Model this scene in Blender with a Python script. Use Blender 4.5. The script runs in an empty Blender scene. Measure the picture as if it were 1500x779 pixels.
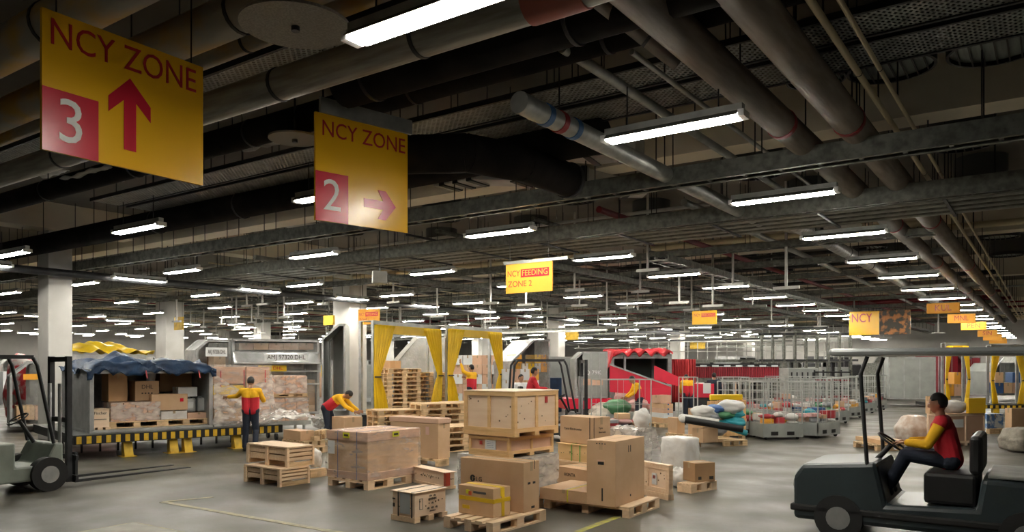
import bpy, bmesh, math, random
from math import sin, cos, pi, radians as rad, sqrt
from mathutils import Vector, Matrix, noise
random.seed(7)
S = bpy.context.scene
COL = S.collection
# ---------------------------------------------------------------- survey of the place
# camera at the origin 2 m above the floor; world +Y runs along the dock aisle, +X across it
F, CX, CY, H = 1124.0, 750.0, 535.0, 2.0
YAW = rad(35.1)
RVX, RVY, FVX, FVY = cos(YAW), sin(YAW), -sin(YAW), cos(YAW)
def C(X, Z, z=0.0): return Vector((X*RVX+Z*FVX, X*RVY+Z*FVY, z))
def Zg(py, z=0.0): return F*(H-z)/(py-CY)
def P(px, Z, z=0.0): return C((px-CX)/F*Z, Z, z)
def G(px, py, z=0.0): return P(px, Zg(py, z), z)
def fit(px, Z, xl, xr, al):
    al = rad(al); c, s = cos(al), sin(al)
    X0 = (px-CX)/F*Z; k = (xr-CX)/F; k2 = (xl-CX)/F
    a = (k*Z-X0)/(c-k*s); b = (X0-k2*Z)/(s+k2*c)
    Xc = X0+a/2*c-b/2*s; Zc = Z+a/2*s+b/2*c
    p = C(Xc, Zc)
    return p.x, p.y, YAW+al, a, b

# ---------------------------------------------------------------- materials
MATS = {}
def mat(name, col=(.5,.5,.5), rough=.6, metal=0.0, col2=None, scale=4.0, stretch=(1,1,1), bump=0.0, bscale=None,
        alpha=1.0, emit=None, es=0.0, spec=.5, detail=4.0, contrast=(.35,.65), rnd=0.0, rough2=None, trans=0.0):
    if name in MATS: return MATS[name]
    m = bpy.data.materials.new(name); m.use_nodes = True; MATS[name] = m
    nt = m.node_tree; N = nt.nodes; Lk = nt.links
    b = N['Principled BSDF']
    b.inputs['Base Color'].default_value = (*col, 1); b.inputs['Roughness'].default_value = rough
    b.inputs['Metallic'].default_value = metal; b.inputs['Alpha'].default_value = alpha
    b.inputs['Specular IOR Level'].default_value = spec
    b.inputs['Transmission Weight'].default_value = trans
    if emit:
        b.inputs['Emission Color'].default_value = (*emit, 1); b.inputs['Emission Strength'].default_value = es
    if col2 or bump or rough2 is not None or rnd:
        tc = N.new('ShaderNodeTexCoord'); mp = N.new('ShaderNodeMapping'); mp.inputs['Scale'].default_value = stretch
        Lk.new(tc.outputs['Object'], mp.inputs['Vector'])
        nz = N.new('ShaderNodeTexNoise'); nz.inputs['Scale'].default_value = scale; nz.inputs['Detail'].default_value = detail
        Lk.new(mp.outputs[0], nz.inputs['Vector'])
        out = None
        if col2:
            rp = N.new('ShaderNodeValToRGB')
            rp.color_ramp.elements[0].position = contrast[0]; rp.color_ramp.elements[0].color = (*col, 1)
            rp.color_ramp.elements[1].position = contrast[1]; rp.color_ramp.elements[1].color = (*col2, 1)
            Lk.new(nz.outputs['Fac'], rp.inputs[0]); out = rp.outputs[0]
        if rnd:
            oi = N.new('ShaderNodeObjectInfo'); hs = N.new('ShaderNodeHueSaturation')
            mr = N.new('ShaderNodeMapRange'); mr.inputs['To Min'].default_value = 1-rnd; mr.inputs['To Max'].default_value = 1+rnd
            Lk.new(oi.outputs['Random'], mr.inputs['Value']); Lk.new(mr.outputs[0], hs.inputs['Value'])
            if out: Lk.new(out, hs.inputs['Color'])
            else: hs.inputs['Color'].default_value = (*col, 1)
            out = hs.outputs[0]
        if out: Lk.new(out, b.inputs['Base Color'])
        if rough2 is not None:
            mr2 = N.new('ShaderNodeMapRange'); mr2.inputs['From Min'].default_value = .3; mr2.inputs['From Max'].default_value = .7
            mr2.inputs['To Min'].default_value = rough; mr2.inputs['To Max'].default_value = rough2
            Lk.new(nz.outputs['Fac'], mr2.inputs['Value']); Lk.new(mr2.outputs[0], b.inputs['Roughness'])
        if bump:
            n2 = N.new('ShaderNodeTexNoise'); n2.inputs['Scale'].default_value = bscale or scale*3; n2.inputs['Detail'].default_value = 3
            Lk.new(mp.outputs[0], n2.inputs['Vector'])
            bp = N.new('ShaderNodeBump'); bp.inputs['Strength'].default_value = bump; bp.inputs['Distance'].default_value = .02
            Lk.new(n2.outputs['Fac'], bp.inputs['Height']); Lk.new(bp.outputs[0], b.inputs['Normal'])
    return m
def film(name, col, lo, hi, scale=5, stretch=(1,1,6), rough=.18):
    """clear stretch film: streaks of white plastic over see-through plastic"""
    if name in MATS: return MATS[name]
    m = mat(name, col, rough, bump=.6, scale=scale, bscale=scale*2.2, stretch=stretch)
    nt = m.node_tree; b = nt.nodes['Principled BSDF']
    nz = [n for n in nt.nodes if n.type == 'TEX_NOISE'][0]
    mr = nt.nodes.new('ShaderNodeMapRange'); mr.inputs['From Min'].default_value = .35; mr.inputs['From Max'].default_value = .7
    mr.inputs['To Min'].default_value = lo; mr.inputs['To Max'].default_value = hi
    nt.links.new(nz.outputs['Fac'], mr.inputs['Value']); nt.links.new(mr.outputs[0], b.inputs['Alpha'])
    return m

card   = mat('cardboard', (.60,.385,.22), .75, col2=(.67,.45,.27), scale=2.5, rnd=.10, bump=.05, bscale=60)
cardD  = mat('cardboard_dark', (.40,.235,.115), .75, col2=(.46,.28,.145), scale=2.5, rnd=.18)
cardP  = mat('cardboard_pink', (.64,.40,.27), .75, col2=(.70,.46,.33), scale=2.5, rnd=.1)
pine   = mat('pine', (.82,.57,.35), .6, col2=(.92,.71,.49), scale=3, stretch=(1,9,9), rnd=.10, bump=.08, contrast=(.3,.7))
pineX  = mat('pine_aged', (.56,.38,.20), .7, col2=(.78,.56,.33), scale=3, stretch=(1,8,8), rnd=.22, bump=.1)
ply    = mat('plywood', (.88,.66,.47), .6, col2=(.94,.74,.55), scale=2.2, stretch=(1,1,5), rnd=.06, bump=.05)
plyG   = mat('plywood_gold', (.76,.48,.21), .6, col2=(.86,.58,.29), scale=2.2, stretch=(1,1,5), rnd=.06)
knot   = mat('knot', (.16,.09,.04), .8)
black  = mat('black', (.012,.012,.013), .5)
rubber = mat('rubber', (.018,.018,.018), .75)
ink    = mat('ink', (.03,.025,.02), .7)
white  = mat('white_label', (.75,.77,.78), .5)
yellow = mat('yellow_paint', (.85,.55,.03), .45, col2=(.62,.38,.03), scale=6)
tapeY  = mat('yellow_tape', (.82,.55,.02), .35)
labY   = mat('lime_label', (.72,.70,.03), .5)
red    = mat('red_paint', (.76,.022,.065), .35, col2=(.66,.018,.05), scale=2)
redD   = mat('red_dark', (.22,.01,.02), .5)
signY  = mat('sign_yellow', (.93,.50,.010), .22, bump=.02, bscale=3)
signR  = mat('sign_red', (.62,.012,.035), .25)
signT  = mat('sign_lettering_red', (.52,.02,.02), .3)
signW  = mat('sign_white', (.82,.80,.76), .3)
signO  = mat('sign_orange', (.92,.42,.05), .55, spec=.25)
alu    = mat('aluminium', (.50,.51,.51), .38, .75, col2=(.38,.39,.39), scale=4, rough2=.6, bump=.05)
galv   = mat('galvanised', (.19,.195,.17), .5, .4, col2=(.10,.105,.09), scale=9, rough2=.65)
galvL  = mat('galvanised_light', (.45,.46,.43), .45, .5, col2=(.32,.33,.31), scale=5)
steelD = mat('dark_steel', (.045,.048,.05), .5, .4, col2=(.03,.03,.033), scale=5)
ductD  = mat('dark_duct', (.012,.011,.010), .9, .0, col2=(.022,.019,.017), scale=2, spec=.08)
pipeM  = mat('pipe_grey', (.40,.40,.36), .5, .1, col2=(.20,.19,.165), scale=3, stretch=(.4,4,4), bump=.05)
pipeB  = mat('pipe_brown', (.31,.26,.215), .6, 0, col2=(.19,.16,.13), scale=3, stretch=(4,.5,4), bump=.08)
pipeY  = mat('pipe_stained', (.34,.33,.29), .5, 0, col2=(.50,.31,.05), scale=1.5, stretch=(.6,1,1), contrast=(.45,.6))
cream  = mat('cream_conduit', (.62,.53,.33), .5)
beamC  = mat('beam_paint', (.82,.75,.60), .7, col2=(.70,.63,.50), scale=.8)
slabM  = mat('slab_paint', (.175,.155,.125), .85, col2=(.125,.112,.092), scale=.6)
wallM  = mat('wall_paint', (.42,.41,.38), .8, col2=(.34,.33,.31), scale=.5)
colM   = mat('column_paint', (.62,.61,.58), .6, col2=(.52,.51,.48), scale=1.2, bump=.03)
insul  = mat('insulation_white', (.55,.55,.52), .5, col2=(.45,.45,.42), scale=5)
discM  = mat('disc_grey', (.33,.31,.27), .8, col2=(.25,.235,.205), scale=60, contrast=(.4,.6))
reflM  = mat('reflector_white', (.85,.85,.83), .35)
tubeM  = mat('fluorescent_tube', (1,1,1), .5, emit=(1.0,.95,.84), es=34.0)
tarpB  = mat('blue_tarpaulin', (.004,.038,.11), .55, col2=(.003,.018,.05), scale=3, bump=.4, bscale=6)
tarpY  = mat('yellow_tarpaulin', (.80,.56,.02), .45, col2=(.66,.43,.02), scale=3, bump=.3, bscale=8)
tarpR  = mat('red_tarpaulin', (.66,.04,.05), .45, col2=(.50,.02,.03), scale=5, bump=.4, bscale=8)
curtY  = mat('yellow_curtain', (.90,.60,.008), .5, col2=(.78,.50,.008), scale=2)
wire   = mat('cage_wire', (.48,.50,.48), .4, .4)
tubP   = mat('grey_plastic_tub', (.36,.38,.36), .5, col2=(.30,.32,.30), scale=3)
skinM  = mat('skin', (.42,.22,.13), .5)
hairM  = mat('hair', (.012,.01,.009), .6)
shY    = mat('shirt_yellow', (.88,.48,.01), .8, bump=.2, bscale=20)
shR    = mat('shirt_red', (.55,.015,.03), .8, bump=.2, bscale=20)
navy   = mat('navy_trousers', (.015,.022,.04), .85, bump=.2, bscale=20)
shoeM  = mat('shoe_leather', (.015,.013,.012), .4)
glassM = mat('cab_glass', (.8,.85,.85), .05, alpha=.12)
wrapW  = mat('white_plastic_wrap', (.82,.80,.77), .25, col2=(.66,.61,.55), scale=5, bump=.7, bscale=7, contrast=(.45,.75))
filmC  = film('stretch_film', (.84,.78,.72), .06, .38, scale=3, stretch=(1,1,4))
filmW  = film('white_film', (.84,.80,.76), .12, .75, scale=4, stretch=(1,1,2))
filmT  = film('clear_curtain_film', (.55,.56,.53), .12, .4, scale=3, stretch=(1,1,1), rough=.12)
bubM   = mat('pastel_bag', (.62,.58,.50), .6, col2=(.5,.44,.36), scale=3, rnd=.2, bump=.3)
PAR = [mat('parcel_%s'%n, c, .5, rnd=.12, bump=.2) for n, c in (('white',(.66,.65,.62)),('blue',(.05,.12,.30)),('red',(.5,.05,.06)),
       ('pink',(.66,.38,.36)),('green',(.10,.28,.14)),('orange',(.8,.38,.04)),('cyan',(.03,.33,.40)),('grey',(.3,.31,.33)))]

def floor_mat():
    m = bpy.data.materials.new('concrete_floor'); m.use_nodes = True
    nt = m.node_tree; N = nt.nodes; Lk = nt.links; b = N['Principled BSDF']
    tc = N.new('ShaderNodeTexCoord')
    def nz(s, d, st=(1,1,1)):
        mp = N.new('ShaderNodeMapping'); mp.inputs['Scale'].default_value = st; Lk.new(tc.outputs['Object'], mp.inputs[0])
        n = N.new('ShaderNodeTexNoise'); n.inputs['Scale'].default_value = s; n.inputs['Detail'].default_value = d
        Lk.new(mp.outputs[0], n.inputs['Vector']); return n.outputs['Fac']
    def ramp(f, p0, c0, p1, c1):
        r = N.new('ShaderNodeValToRGB'); e = r.color_ramp.elements
        e[0].position = p0; e[0].color = (*c0, 1); e[1].position = p1; e[1].color = (*c1, 1); Lk.new(f, r.inputs[0]); return r.outputs[0]
    def mul(a, c, f=1.0):
        x = N.new('ShaderNodeMix'); x.data_type = 'RGBA'; x.blend_type = 'MULTIPLY'; x.inputs[0].default_value = f
        Lk.new(a, x.inputs[6]); Lk.new(c, x.inputs[7]); return x.outputs[2]
    base = ramp(nz(.35, 6), .32, (.082,.077,.064), .70, (.172,.161,.132))
    c = mul(base, ramp(nz(2.2, 8), .3, (.72,.72,.72), .7, (1.15,1.15,1.15)))
    c = mul(c, ramp(nz(.7, 3, (1,.12,1)), .30, (.66,.66,.66), .60, (1,1,1)), .8)
    c = mul(c, ramp(nz(1.1, 3, (.10,1,1)), .25, (.75,.75,.75), .65, (1,1,1)), .6)
    c = mul(c, ramp(nz(26, 2), .25, (.9,.9,.9), .7, (1,1,1)))
    Lk.new(c, b.inputs['Base Color'])
    mr = N.new('ShaderNodeMapRange'); mr.inputs['From Min'].default_value = .3; mr.inputs['From Max'].default_value = .7
    mr.inputs['To Min'].default_value = .30; mr.inputs['To Max'].default_value = .58; b.inputs['Specular IOR Level'].default_value = .35
    Lk.new(nz(1.1, 5), mr.inputs['Value']); Lk.new(mr.outputs[0], b.inputs['Roughness'])
    bp = N.new('ShaderNodeBump'); bp.inputs['Strength'].default_value = .25; bp.inputs['Distance'].default_value = .004; Lk.new(nz(9, 2), bp.inputs['Height']); Lk.new(bp.outputs[0], b.inputs['Normal'])
    return m

# ---------------------------------------------------------------- mesh accumulator
class MB:
    def __init__(s): s.v = []; s.f = []; s.mi = []; s.sm = []
    def add(s, vs, fs, mi=0, sm=False, M=None):
        o = len(s.v)
        for p in vs:
            p = Vector(p)
            s.v.append(tuple(M @ p) if M else tuple(p))
        for f in fs: s.f.append(tuple(o+i for i in f)); s.mi.append(mi); s.sm.append(sm)
        return s
    def box(s, x0, x1, y0, y1, z0, z1, mi=0, M=None):
        return s.add([(x0,y0,z0),(x1,y0,z0),(x1,y1,z0),(x0,y1,z0),(x0,y0,z1),(x1,y0,z1),(x1,y1,z1),(x0,y1,z1)],
              [(3,2,1,0),(4,5,6,7),(0,1,5,4),(1,2,6,5),(2,3,7,6),(3,0,4,7)], mi, False, M)
    def cbox(s, c, d, mi=0, M=None):
        return s.box(c[0]-d[0]/2, c[0]+d[0]/2, c[1]-d[1]/2, c[1]+d[1]/2, c[2]-d[2]/2, c[2]+d[2]/2, mi, M)
    def bar(s, p, q, w, h=None, mi=0):
        """square bar from p to q"""
        h = h or w; p = Vector(p); q = Vector(q); d = q-p; L = d.length
        if L < 1e-6: return s
        R = d.to_track_quat('X', 'Z').to_matrix().to_4x4()
        return s.box(0, L, -w/2, w/2, -h/2, h/2, mi, Matrix.Translation(p) @ R)
    def tube(s, p, q, r, n=10, mi=0, r2=None, cap=True):
        p = Vector(p); q = Vector(q); d = q-p
        R = d.to_track_quat('Z', 'Y').to_matrix().to_4x4(); M = Matrix.Translation(p) @ R; L = d.length; r2 = r if r2 is None else r2
        vs = [(r*cos(2*pi*i/n), r*sin(2*pi*i/n), 0) for i in range(n)] + [(r2*cos(2*pi*i/n), r2*sin(2*pi*i/n), L) for i in range(n)]
        s.add(vs, [(i, (i+1)%n, n+(i+1)%n, n+i) for i in range(n)], mi, True, M)
        if cap: s.add(vs, [tuple(range(n))[::-1], tuple(range(n, 2*n))], mi, False, M)
        return s
    def path(s, pts, r, n=8, mi=0):
        for a, b in zip(pts, pts[1:]): s.tube(a, b, r, n, mi)
        for a in pts[1:-1]: s.ball(a, (r,r,r), 8, 6, mi)
        return s
    def ball(s, c, r, nu=16, nv=10, mi=0, M=None, fn=None):
        vs = []; fs = []
        for j in range(nv+1):
            t = pi*j/nv
            for i in range(nu):
                a = 2*pi*i/nu; n = Vector((sin(t)*cos(a), sin(t)*sin(a), cos(t)))
                k = fn(n) if fn else 1
                vs.append((c[0]+r[0]*n.x*k, c[1]+r[1]*n.y*k, c[2]+r[2]*n.z*k))
        for j in range(nv):
            for i in range(nu): fs.append((j*nu+i, (j+1)*nu+i, (j+1)*nu+(i+1)%nu, j*nu+(i+1)%nu))
        return s.add(vs, fs, mi, True, M)
    def caps(s, p, q, r0, r1, n=12):
        s.tube(p, q, r0, n, 0, r1); s.ball(p, (r0,)*3, n, 8); s.ball(q, (r1,)*3, n, 8); return s
    def prism(s, prof, y0, y1, mi=0, M=None, ax='y'):
        """profile of (x,z) points extruded along y (or of (y,z) along x)"""
        n = len(prof)
        if ax == 'y': vs = [(a, y0, b) for a, b in prof] + [(a, y1, b) for a, b in prof]
        elif ax == 'x': vs = [(y0, a, b) for a, b in prof] + [(y1, a, b) for a, b in prof]
        else: vs = [(a, b, y0) for a, b in prof] + [(a, b, y1) for a, b in prof]
        return s.add(vs, [tuple(range(n)), tuple(range(n, 2*n))[::-1]] + [(i, n+i, n+(i+1)%n, (i+1)%n) for i in range(n)], mi, False, M)
    def grid(s, nu, nv, fn, mi=0, sm=True):
        vs = [fn(i/nu, j/nv) for j in range(nv+1) for i in range(nu+1)]
        return s.add(vs, [(j*(nu+1)+i, j*(nu+1)+i+1, (j+1)*(nu+1)+i+1, (j+1)*(nu+1)+i) for j in range(nv) for i in range(nu)], mi, sm)
    def build(s, name, mats, parent=None, bevel=0, solid=0, sub=0, fixn=False):
        me = bpy.data.meshes.new(name); me.from_pydata(s.v, [], s.f)
        if not isinstance(mats, (list, tuple)): mats = [mats]
        for m in mats: me.materials.append(m)
        me.polygons.foreach_set('material_index', s.mi); me.polygons.foreach_set('use_smooth', s.sm); me.update()
        if fixn:
            bm = bmesh.new(); bm.from_mesh(me); bmesh.ops.recalc_face_normals(bm, faces=bm.faces); bm.to_mesh(me); bm.free()
        o = bpy.data.objects.new(name, me); COL.objects.link(o)
        if parent: o.parent = parent
        if bevel:
            b = o.modifiers.new('b', 'BEVEL'); b.width = bevel; b.segments = 2; b.limit_method = 'ANGLE'
        if solid:
            b = o.modifiers.new('s', 'SOLIDIFY'); b.thickness = solid
        if sub:
            b = o.modifiers.new('u', 'SUBSURF'); b.levels = sub; b.render_levels = sub
        return o

def tag(o, label=None, cat=None, group=None, kind=None):
    if label: o['label'] = label
    if cat: o['category'] = cat
    if group: o['group'] = group
    if kind: o['kind'] = kind
    return o
def thing(name, label, cat, loc=(0,0,0), rz=0.0, group=None):
    o = bpy.data.objects.new(name, None); COL.objects.link(o); o.empty_display_size = .1
    o.location = loc; o.rotation_euler = (0, 0, rz)
    return tag(o, label, cat, group)
KIDS = {}
def copy_tree(o, loc=None, rz=None, label=None, group=None, parent=None, kids=None):
    if kids is None:
        kids = {}
        for q in COL.objects:
            if q.parent: kids.setdefault(q.parent.name, []).append(q)
        kids = {k: list(v) for k, v in kids.items()}
    c = o.copy(); COL.objects.link(c)
    if parent: c.parent = parent
    if loc is not None: c.location = loc
    if rz is not None: c.rotation_euler = (0, 0, rz)
    if label: c['label'] = label
    if group: c['group'] = group
    for ch in kids.get(o.name, []): copy_tree(ch, parent=c, kids=kids)
    return c
def text(s, size, mt, parent, loc, rot, name='lettering', depth=.0015, wide=1.0, align='CENTER', maxw=None):
    cu = bpy.data.curves.new('t', 'FONT'); cu.body = s; cu.size = size; cu.extrude = depth; cu.align_x = align; cu.align_y = 'CENTER'
    cu.resolution_u = 3
    t = bpy.data.objects.new('t', cu); COL.objects.link(t)
    dg = bpy.context.evaluated_depsgraph_get(); dg.update()
    me = bpy.data.meshes.new_from_object(t.evaluated_get(dg))
    COL.objects.unlink(t); bpy.data.objects.remove(t)
    me.name = name; me.materials.clear(); me.materials.append(mt)
    xs = [v.co.x for v in me.vertices]; w = max(xs)-min(xs)
    k = wide if not maxw else min(wide, maxw/w)
    for v in me.vertices: v.co.x *= k
    o = bpy.data.objects.new(name, me); COL.objects.link(o); o.parent = parent; o.location = loc; o.rotation_euler = rot
    return o
RF = (rad(90), 0, 0)             # on the face towards local -y
LF = (rad(90), 0, rad(-90))      # on the face towards local -x
def decal(parent, face, a, b, cx, cz, w, h, mt, name='label', t=.002):
    m = MB()
    if face == 'R': m.box(cx-w/2, cx+w/2, -b/2-t, -b/2+.001, cz-h/2, cz+h/2)
    else: m.box(-a/2-t, -a/2+.001, cx-w/2, cx+w/2, cz-h/2, cz+h/2)
    return m.build(name, mt, parent)
# ================================================================ THE HALL
def struct(name, m, mt, **k):
    return tag(m.build(name, mt, **k), kind='structure')
SLAB = 6.3
struct('floor', MB().box(-110, 30, -12, 115, -.3, 0), floor_mat())
struct('ceiling', MB().box(-110, 30, -12, 115, SLAB, SLAB+.3), slabM)
struct('wall_north', MB().box(-70, 12, 82, 82.3, 0, SLAB), wallM)
struct('wall_west', MB().box(-70.3, -70, -12, 82.3, 0, SLAB), wallM)
struct('wall_east', MB().box(12, 12.3, -12, 82.3, 0, SLAB), wallM)
struct('wall_south', MB().box(-70, 12, -10.3, -10, 0, SLAB), wallM)
for k in range(7):
    y = .7+11.4*k
    struct('ceiling_beam', MB().box(-70, 12, y-.25, y+.3, 5.45, SLAB), beamC)
for k, x in enumerate((-21.9, -44, -66)):
    struct('ceiling_beam', MB().box(x-.35, x+.35, -8, 82, 5.6, SLAB-.002), beamC)
COLS = [(22.1, 9.9, .62), (22, 20.5, .9), (22, 35.5, .68), (22, 52, .8), (35.8, 21.4, .95), (22, 68, .8), (44, 33, .8), (44, 45, .8), (44, 57, .8), (44, 70, .8), (36, 48, .7), (66, 45, .8), (66, 60, .8), (66, 75, .8)]
for l, r, w in COLS:
    m = MB(); m.box(-l-w/2, -l+w/2, r-w/2, r+w/2, 0, 5.6)
    struct('column', m, colM, bevel=.025)
# painted floor markings
def stripe(p, q, w, mt, name='floor_marking'):
    p = Vector((p[0], p[1], 0)); q = Vector((q[0], q[1], 0)); d = (q-p).normalized(); n = Vector((-d.y, d.x, 0))*w/2
    m = MB(); v = [p+n, p-n, q-n, q+n]
    m.add([(a.x, a.y, .001) for a in v]+[(a.x, a.y, .004) for a in v], [(0,1,2,3),(7,6,5,4),(0,1,5,4),(1,2,6,5),(2,3,7,6),(3,0,4,7)])
    struct(name, m, mt, fixn=True)
lineP = mat('worn_line_paint', (.40,.35,.19), .6, col2=(.26,.235,.16), scale=7, contrast=(.4,.6))
lineY = mat('worn_yellow_paint', (.42,.40,.03), .6, col2=(.24,.22,.14), scale=9, contrast=(.35,.65))
stripe(G(238,735), G(520,784), .10, lineP)
stripe(G(238,735), G(312,728), .08, lineP)
stripe(G(846,779), G(905,757), .10, lineY)
stripe(G(660,655), G(1150,640), .08, lineP)
plate = mat('pale_floor_plate', (.40,.39,.33), .55, col2=(.30,.29,.25), scale=4)
p0, p1, p2, p3 = G(196,766), G(262,779), G(150,800), G(100,783)
m = MB(); m.add([(a.x,a.y,.002) for a in (p0,p1,p2,p3)]+[(a.x,a.y,.006) for a in (p0,p1,p2,p3)], [(0,1,2,3),(7,6,5,4),(0,1,5,4),(1,2,6,5),(2,3,7,6),(3,0,4,7)])
struct('floor_plate', m, plate, fixn=True)
stripe(G(196,765.5), G(268,780), .06, lineP); stripe(G(196,765.5), G(80,786), .06, lineP)

# ---------------------------------------------------------------- ceiling services
def rods(parent, pts, z0, z1, name='hanger_rod', r=.009):
    for x, y in pts[:95]: MB().tube((x,y,z0), (x,y,z1), r, 5).build(name, black, parent)
def pipe_L(name, label, y, z, l0, l1, r, mt, cat='pipe', joints=(), jm=None, jw=.04, hang=True, n=18, group=None):
    t = thing(name, label, cat, (0, y, z), 0, group)
    MB().tube((-l1,0,0), (-l0,0,0), r, n).build('pipe_run', mt, t)
    for l in joints: MB().tube((-l-jw/2,0,0), (-l+jw/2,0,0), r*1.06, n).build('joint_band', jm or steelD, t)
    if hang:
        ls = [l0+.8+2.6*i for i in range(int((l1-l0)/2.6))]
        for l in ls[:20]: MB().tube((-l,0,0), (-l,0,SLAB-z), .01, 5).build('hanger_rod', black, t)
    return t
def pipe_R(name, label, l, z, y0, y1, r, mt, cat='pipe', joints=(), jm=None, jw=.05, hang=True, n=18, group=None):
    t = thing(name, label, cat, (-l, 0, z), 0, group)
    MB().tube((0,y0,0), (0,y1,0), r, n).build('pipe_run', mt, t)
    for y in joints: MB().tube((0,y-jw/2,0), (0,y+jw/2,0), r*1.06, n).build('joint_band', jm or steelD, t)
    if hang:
        ys = [y0+.8+2.6*i for i in range(int((y1-y0)/2.6))]
        for y in ys[:20]: MB().tube((0,y,0), (0,y,SLAB-z), .01, 5).build('hanger_rod', black, t)
    return t
redB = mat('red_band', (.30,.015,.02), .5); blueB = mat('blue_band', (.03,.12,.30), .5)
pipe_L('ceiling_pipe', 'thick grey pipe stained yellow, uppermost behind the sign with the 3', 3.47, 5.25, -2, 14, .21, pipeY, joints=(3.2,5.4,7.8))
pipe_L('ceiling_pipe', 'grey stained pipe crossing just behind the top of the sign with the 3', 4.35, 5.25, -2, 14, .19, pipeY, joints=(3.9,6.1,8.4))
pipe_L('ceiling_pipe', 'slim yellowed pipe between the two thick pipes above the sign with the 3', 5.0, 5.4, -2, 13, .11, pipeY, joints=(4.4,6.9))
p = pipe_L('ceiling_pipe', 'long grey pipe running under the round grey disc', 5.02, 4.85, -3, 24, .16, pipeM, joints=(2.4,4.5,6.4,8.7,11,14,17))
MB().tube((-3.35,0,0), (-2.85,0,0), .175, 18).build('red_brown_sleeve', mat('red_brown', (.33,.09,.065), .6), p)
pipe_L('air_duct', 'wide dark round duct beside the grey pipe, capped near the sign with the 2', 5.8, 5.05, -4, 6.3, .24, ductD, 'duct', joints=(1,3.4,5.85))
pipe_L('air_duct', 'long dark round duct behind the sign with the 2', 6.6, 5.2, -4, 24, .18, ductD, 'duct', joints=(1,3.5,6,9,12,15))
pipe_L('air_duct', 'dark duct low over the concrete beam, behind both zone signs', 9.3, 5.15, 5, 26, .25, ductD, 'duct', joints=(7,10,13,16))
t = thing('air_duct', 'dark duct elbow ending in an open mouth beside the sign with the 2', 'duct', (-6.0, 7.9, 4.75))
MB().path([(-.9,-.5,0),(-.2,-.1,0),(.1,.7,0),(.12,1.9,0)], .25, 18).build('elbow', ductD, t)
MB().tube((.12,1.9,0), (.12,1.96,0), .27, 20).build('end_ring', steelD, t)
pipe_R('ceiling_pipe', 'stout brown pipe with a red band, nearer of the pair rising to the beam', 2.65, 4.9, 1.9, 60, .17, pipeB, joints=(9.4,17.4,24.5,34), jm=redB, jw=.09)
pipe_R('ceiling_pipe', 'stout brown pipe with a red band, outer one of the pair', 2.0, 4.95, 1.5, 60, .18, pipeB, joints=(9.9,17.6,26,36), jm=redB, jw=.09)
pipe_R('strut', 'square brown steel strut reaching from the dark ceiling over the lit lamp', 3.0, 4.95, 1.5, 7, .09, pipeB, 'strut', n=4, joints=(6.3,))
for l, r_, s in ((1.62,.035,'fatter cream conduit'), (1.42,.025,'thinner cream conduit'), (1.85,.025,'grey conduit')):
    pipe_R('conduit', s+' in the bunch beside the brown pipes', l, 5.0, 1.0, 60, r_, cream if 'cream' in s else galv, 'conduit', joints=(3.5,6,8.5,11,13.5,16), jw=.02, n=8)
t = pipe_R('ceiling_pipe', 'pale pipe ringed with blue and red bands above the lit lamp', 4.55, 4.75, 6.6, 15, .115, galvL)
for y, mt in ((7.1,blueB),(7.4,redB),(7.7,blueB)): MB().tube((0,y-.045,0),(0,y+.045,0),.125,18).build('blue_band' if mt is blueB else 'red_band', mt, t)
pipe_R('ceiling_pipe', 'slender pale pipe above the lamp, beside the banded pipe', 3.9, 5.1, 6.4, 15, .055, galvL)
pipe_R('ceiling_pipe', 'narrow pale pipe crossing above the wire mesh trays', 3.45, 5.15, 7, 15, .03, galvL)
pipe_R('ceiling_pipe', 'heavy grey pipe with pale lagging between the lamps and the nearer tray', 4.3, 4.9, 15.5, 44, .15, pipeM, joints=(18,21,24))
pipe_R('ceiling_pipe', 'black pipe running along the top of the white columns', 21.2, 4.42, 4, 60, .10, steelD, joints=(8,14,20,26))

def tray(name, label, horiz, c, z, a0, a1, w, h, mt=None, cables=5, n_h=26, cat='cable tray', group=None, step=.5, near=None):
    """ladder tray: two side rails with lips, rungs, cables; runs along X when horiz else along Y"""
    mt = mt or galv
    t = thing(name, label, cat, (0, c, z) if horiz else (-c, 0, z), 0 if horiz else rad(90), group)
    A0, A1 = (-a1, -a0) if horiz else (a0, a1)
    for s in (-1, 1):
        m = MB(); y = s*w/2
        m.box(A0, A1, y-.012, y+.012, 0, h); m.box(A0, A1, min(y, y-s*.06), max(y, y-s*.06), 0, .015); m.box(A0, A1, min(y, y-s*.06), max(y, y-s*.06), h-.012, h)
        m.build('side_rail', mt, t)
    m = MB(); k = A0
    while k < A1: m.box(k, k+.05, -w/2, w/2, .02, .05); k += step
    m.build('rung_lattice', galvL, t)
    for i in range(cables):
        y = -w/2+.07+(w-.14)*i/max(1, cables-1); r = random.uniform(.015, .035)
        MB().tube((A0, y, .06+r), (A1, y, .06+r), r, 6).build('cable', black if i%3 else galvL, t)
    L = A1-A0; lo, hi = (A0, A1)
    for i in range(n_h):
        a = lo+L*(i+.5)/n_h
        for s in (-1, 1): MB().tube((a, s*w/2, 0), (a, s*w/2, SLAB-z), .009, 5).build('hanger_rod', black, t)
    return t
tray('cable_tray', 'deep grey cable tray crossing just beyond the first row of lamps', True, 10.5, 4.6, 0, 34, .30, .24)
tray('cable_tray', 'deep grey cable tray crossing beyond the second tray lamp, with a conduit rack behind', True, 13.6, 4.6, 0, 36, .22, .27, galv)
t = thing('conduit_rack', 'rack of parallel grey conduits slung behind the deep cable tray', 'conduit rack', (0, 14.5, 4.6))
for i in range(8):
    MB().tube((-38, -.6+.2*i, .06), (0, -.6+.2*i, .06), .035, 8).build('conduit', galvL if i % 2 else galv, t)
m = MB(); k = -38
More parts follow.
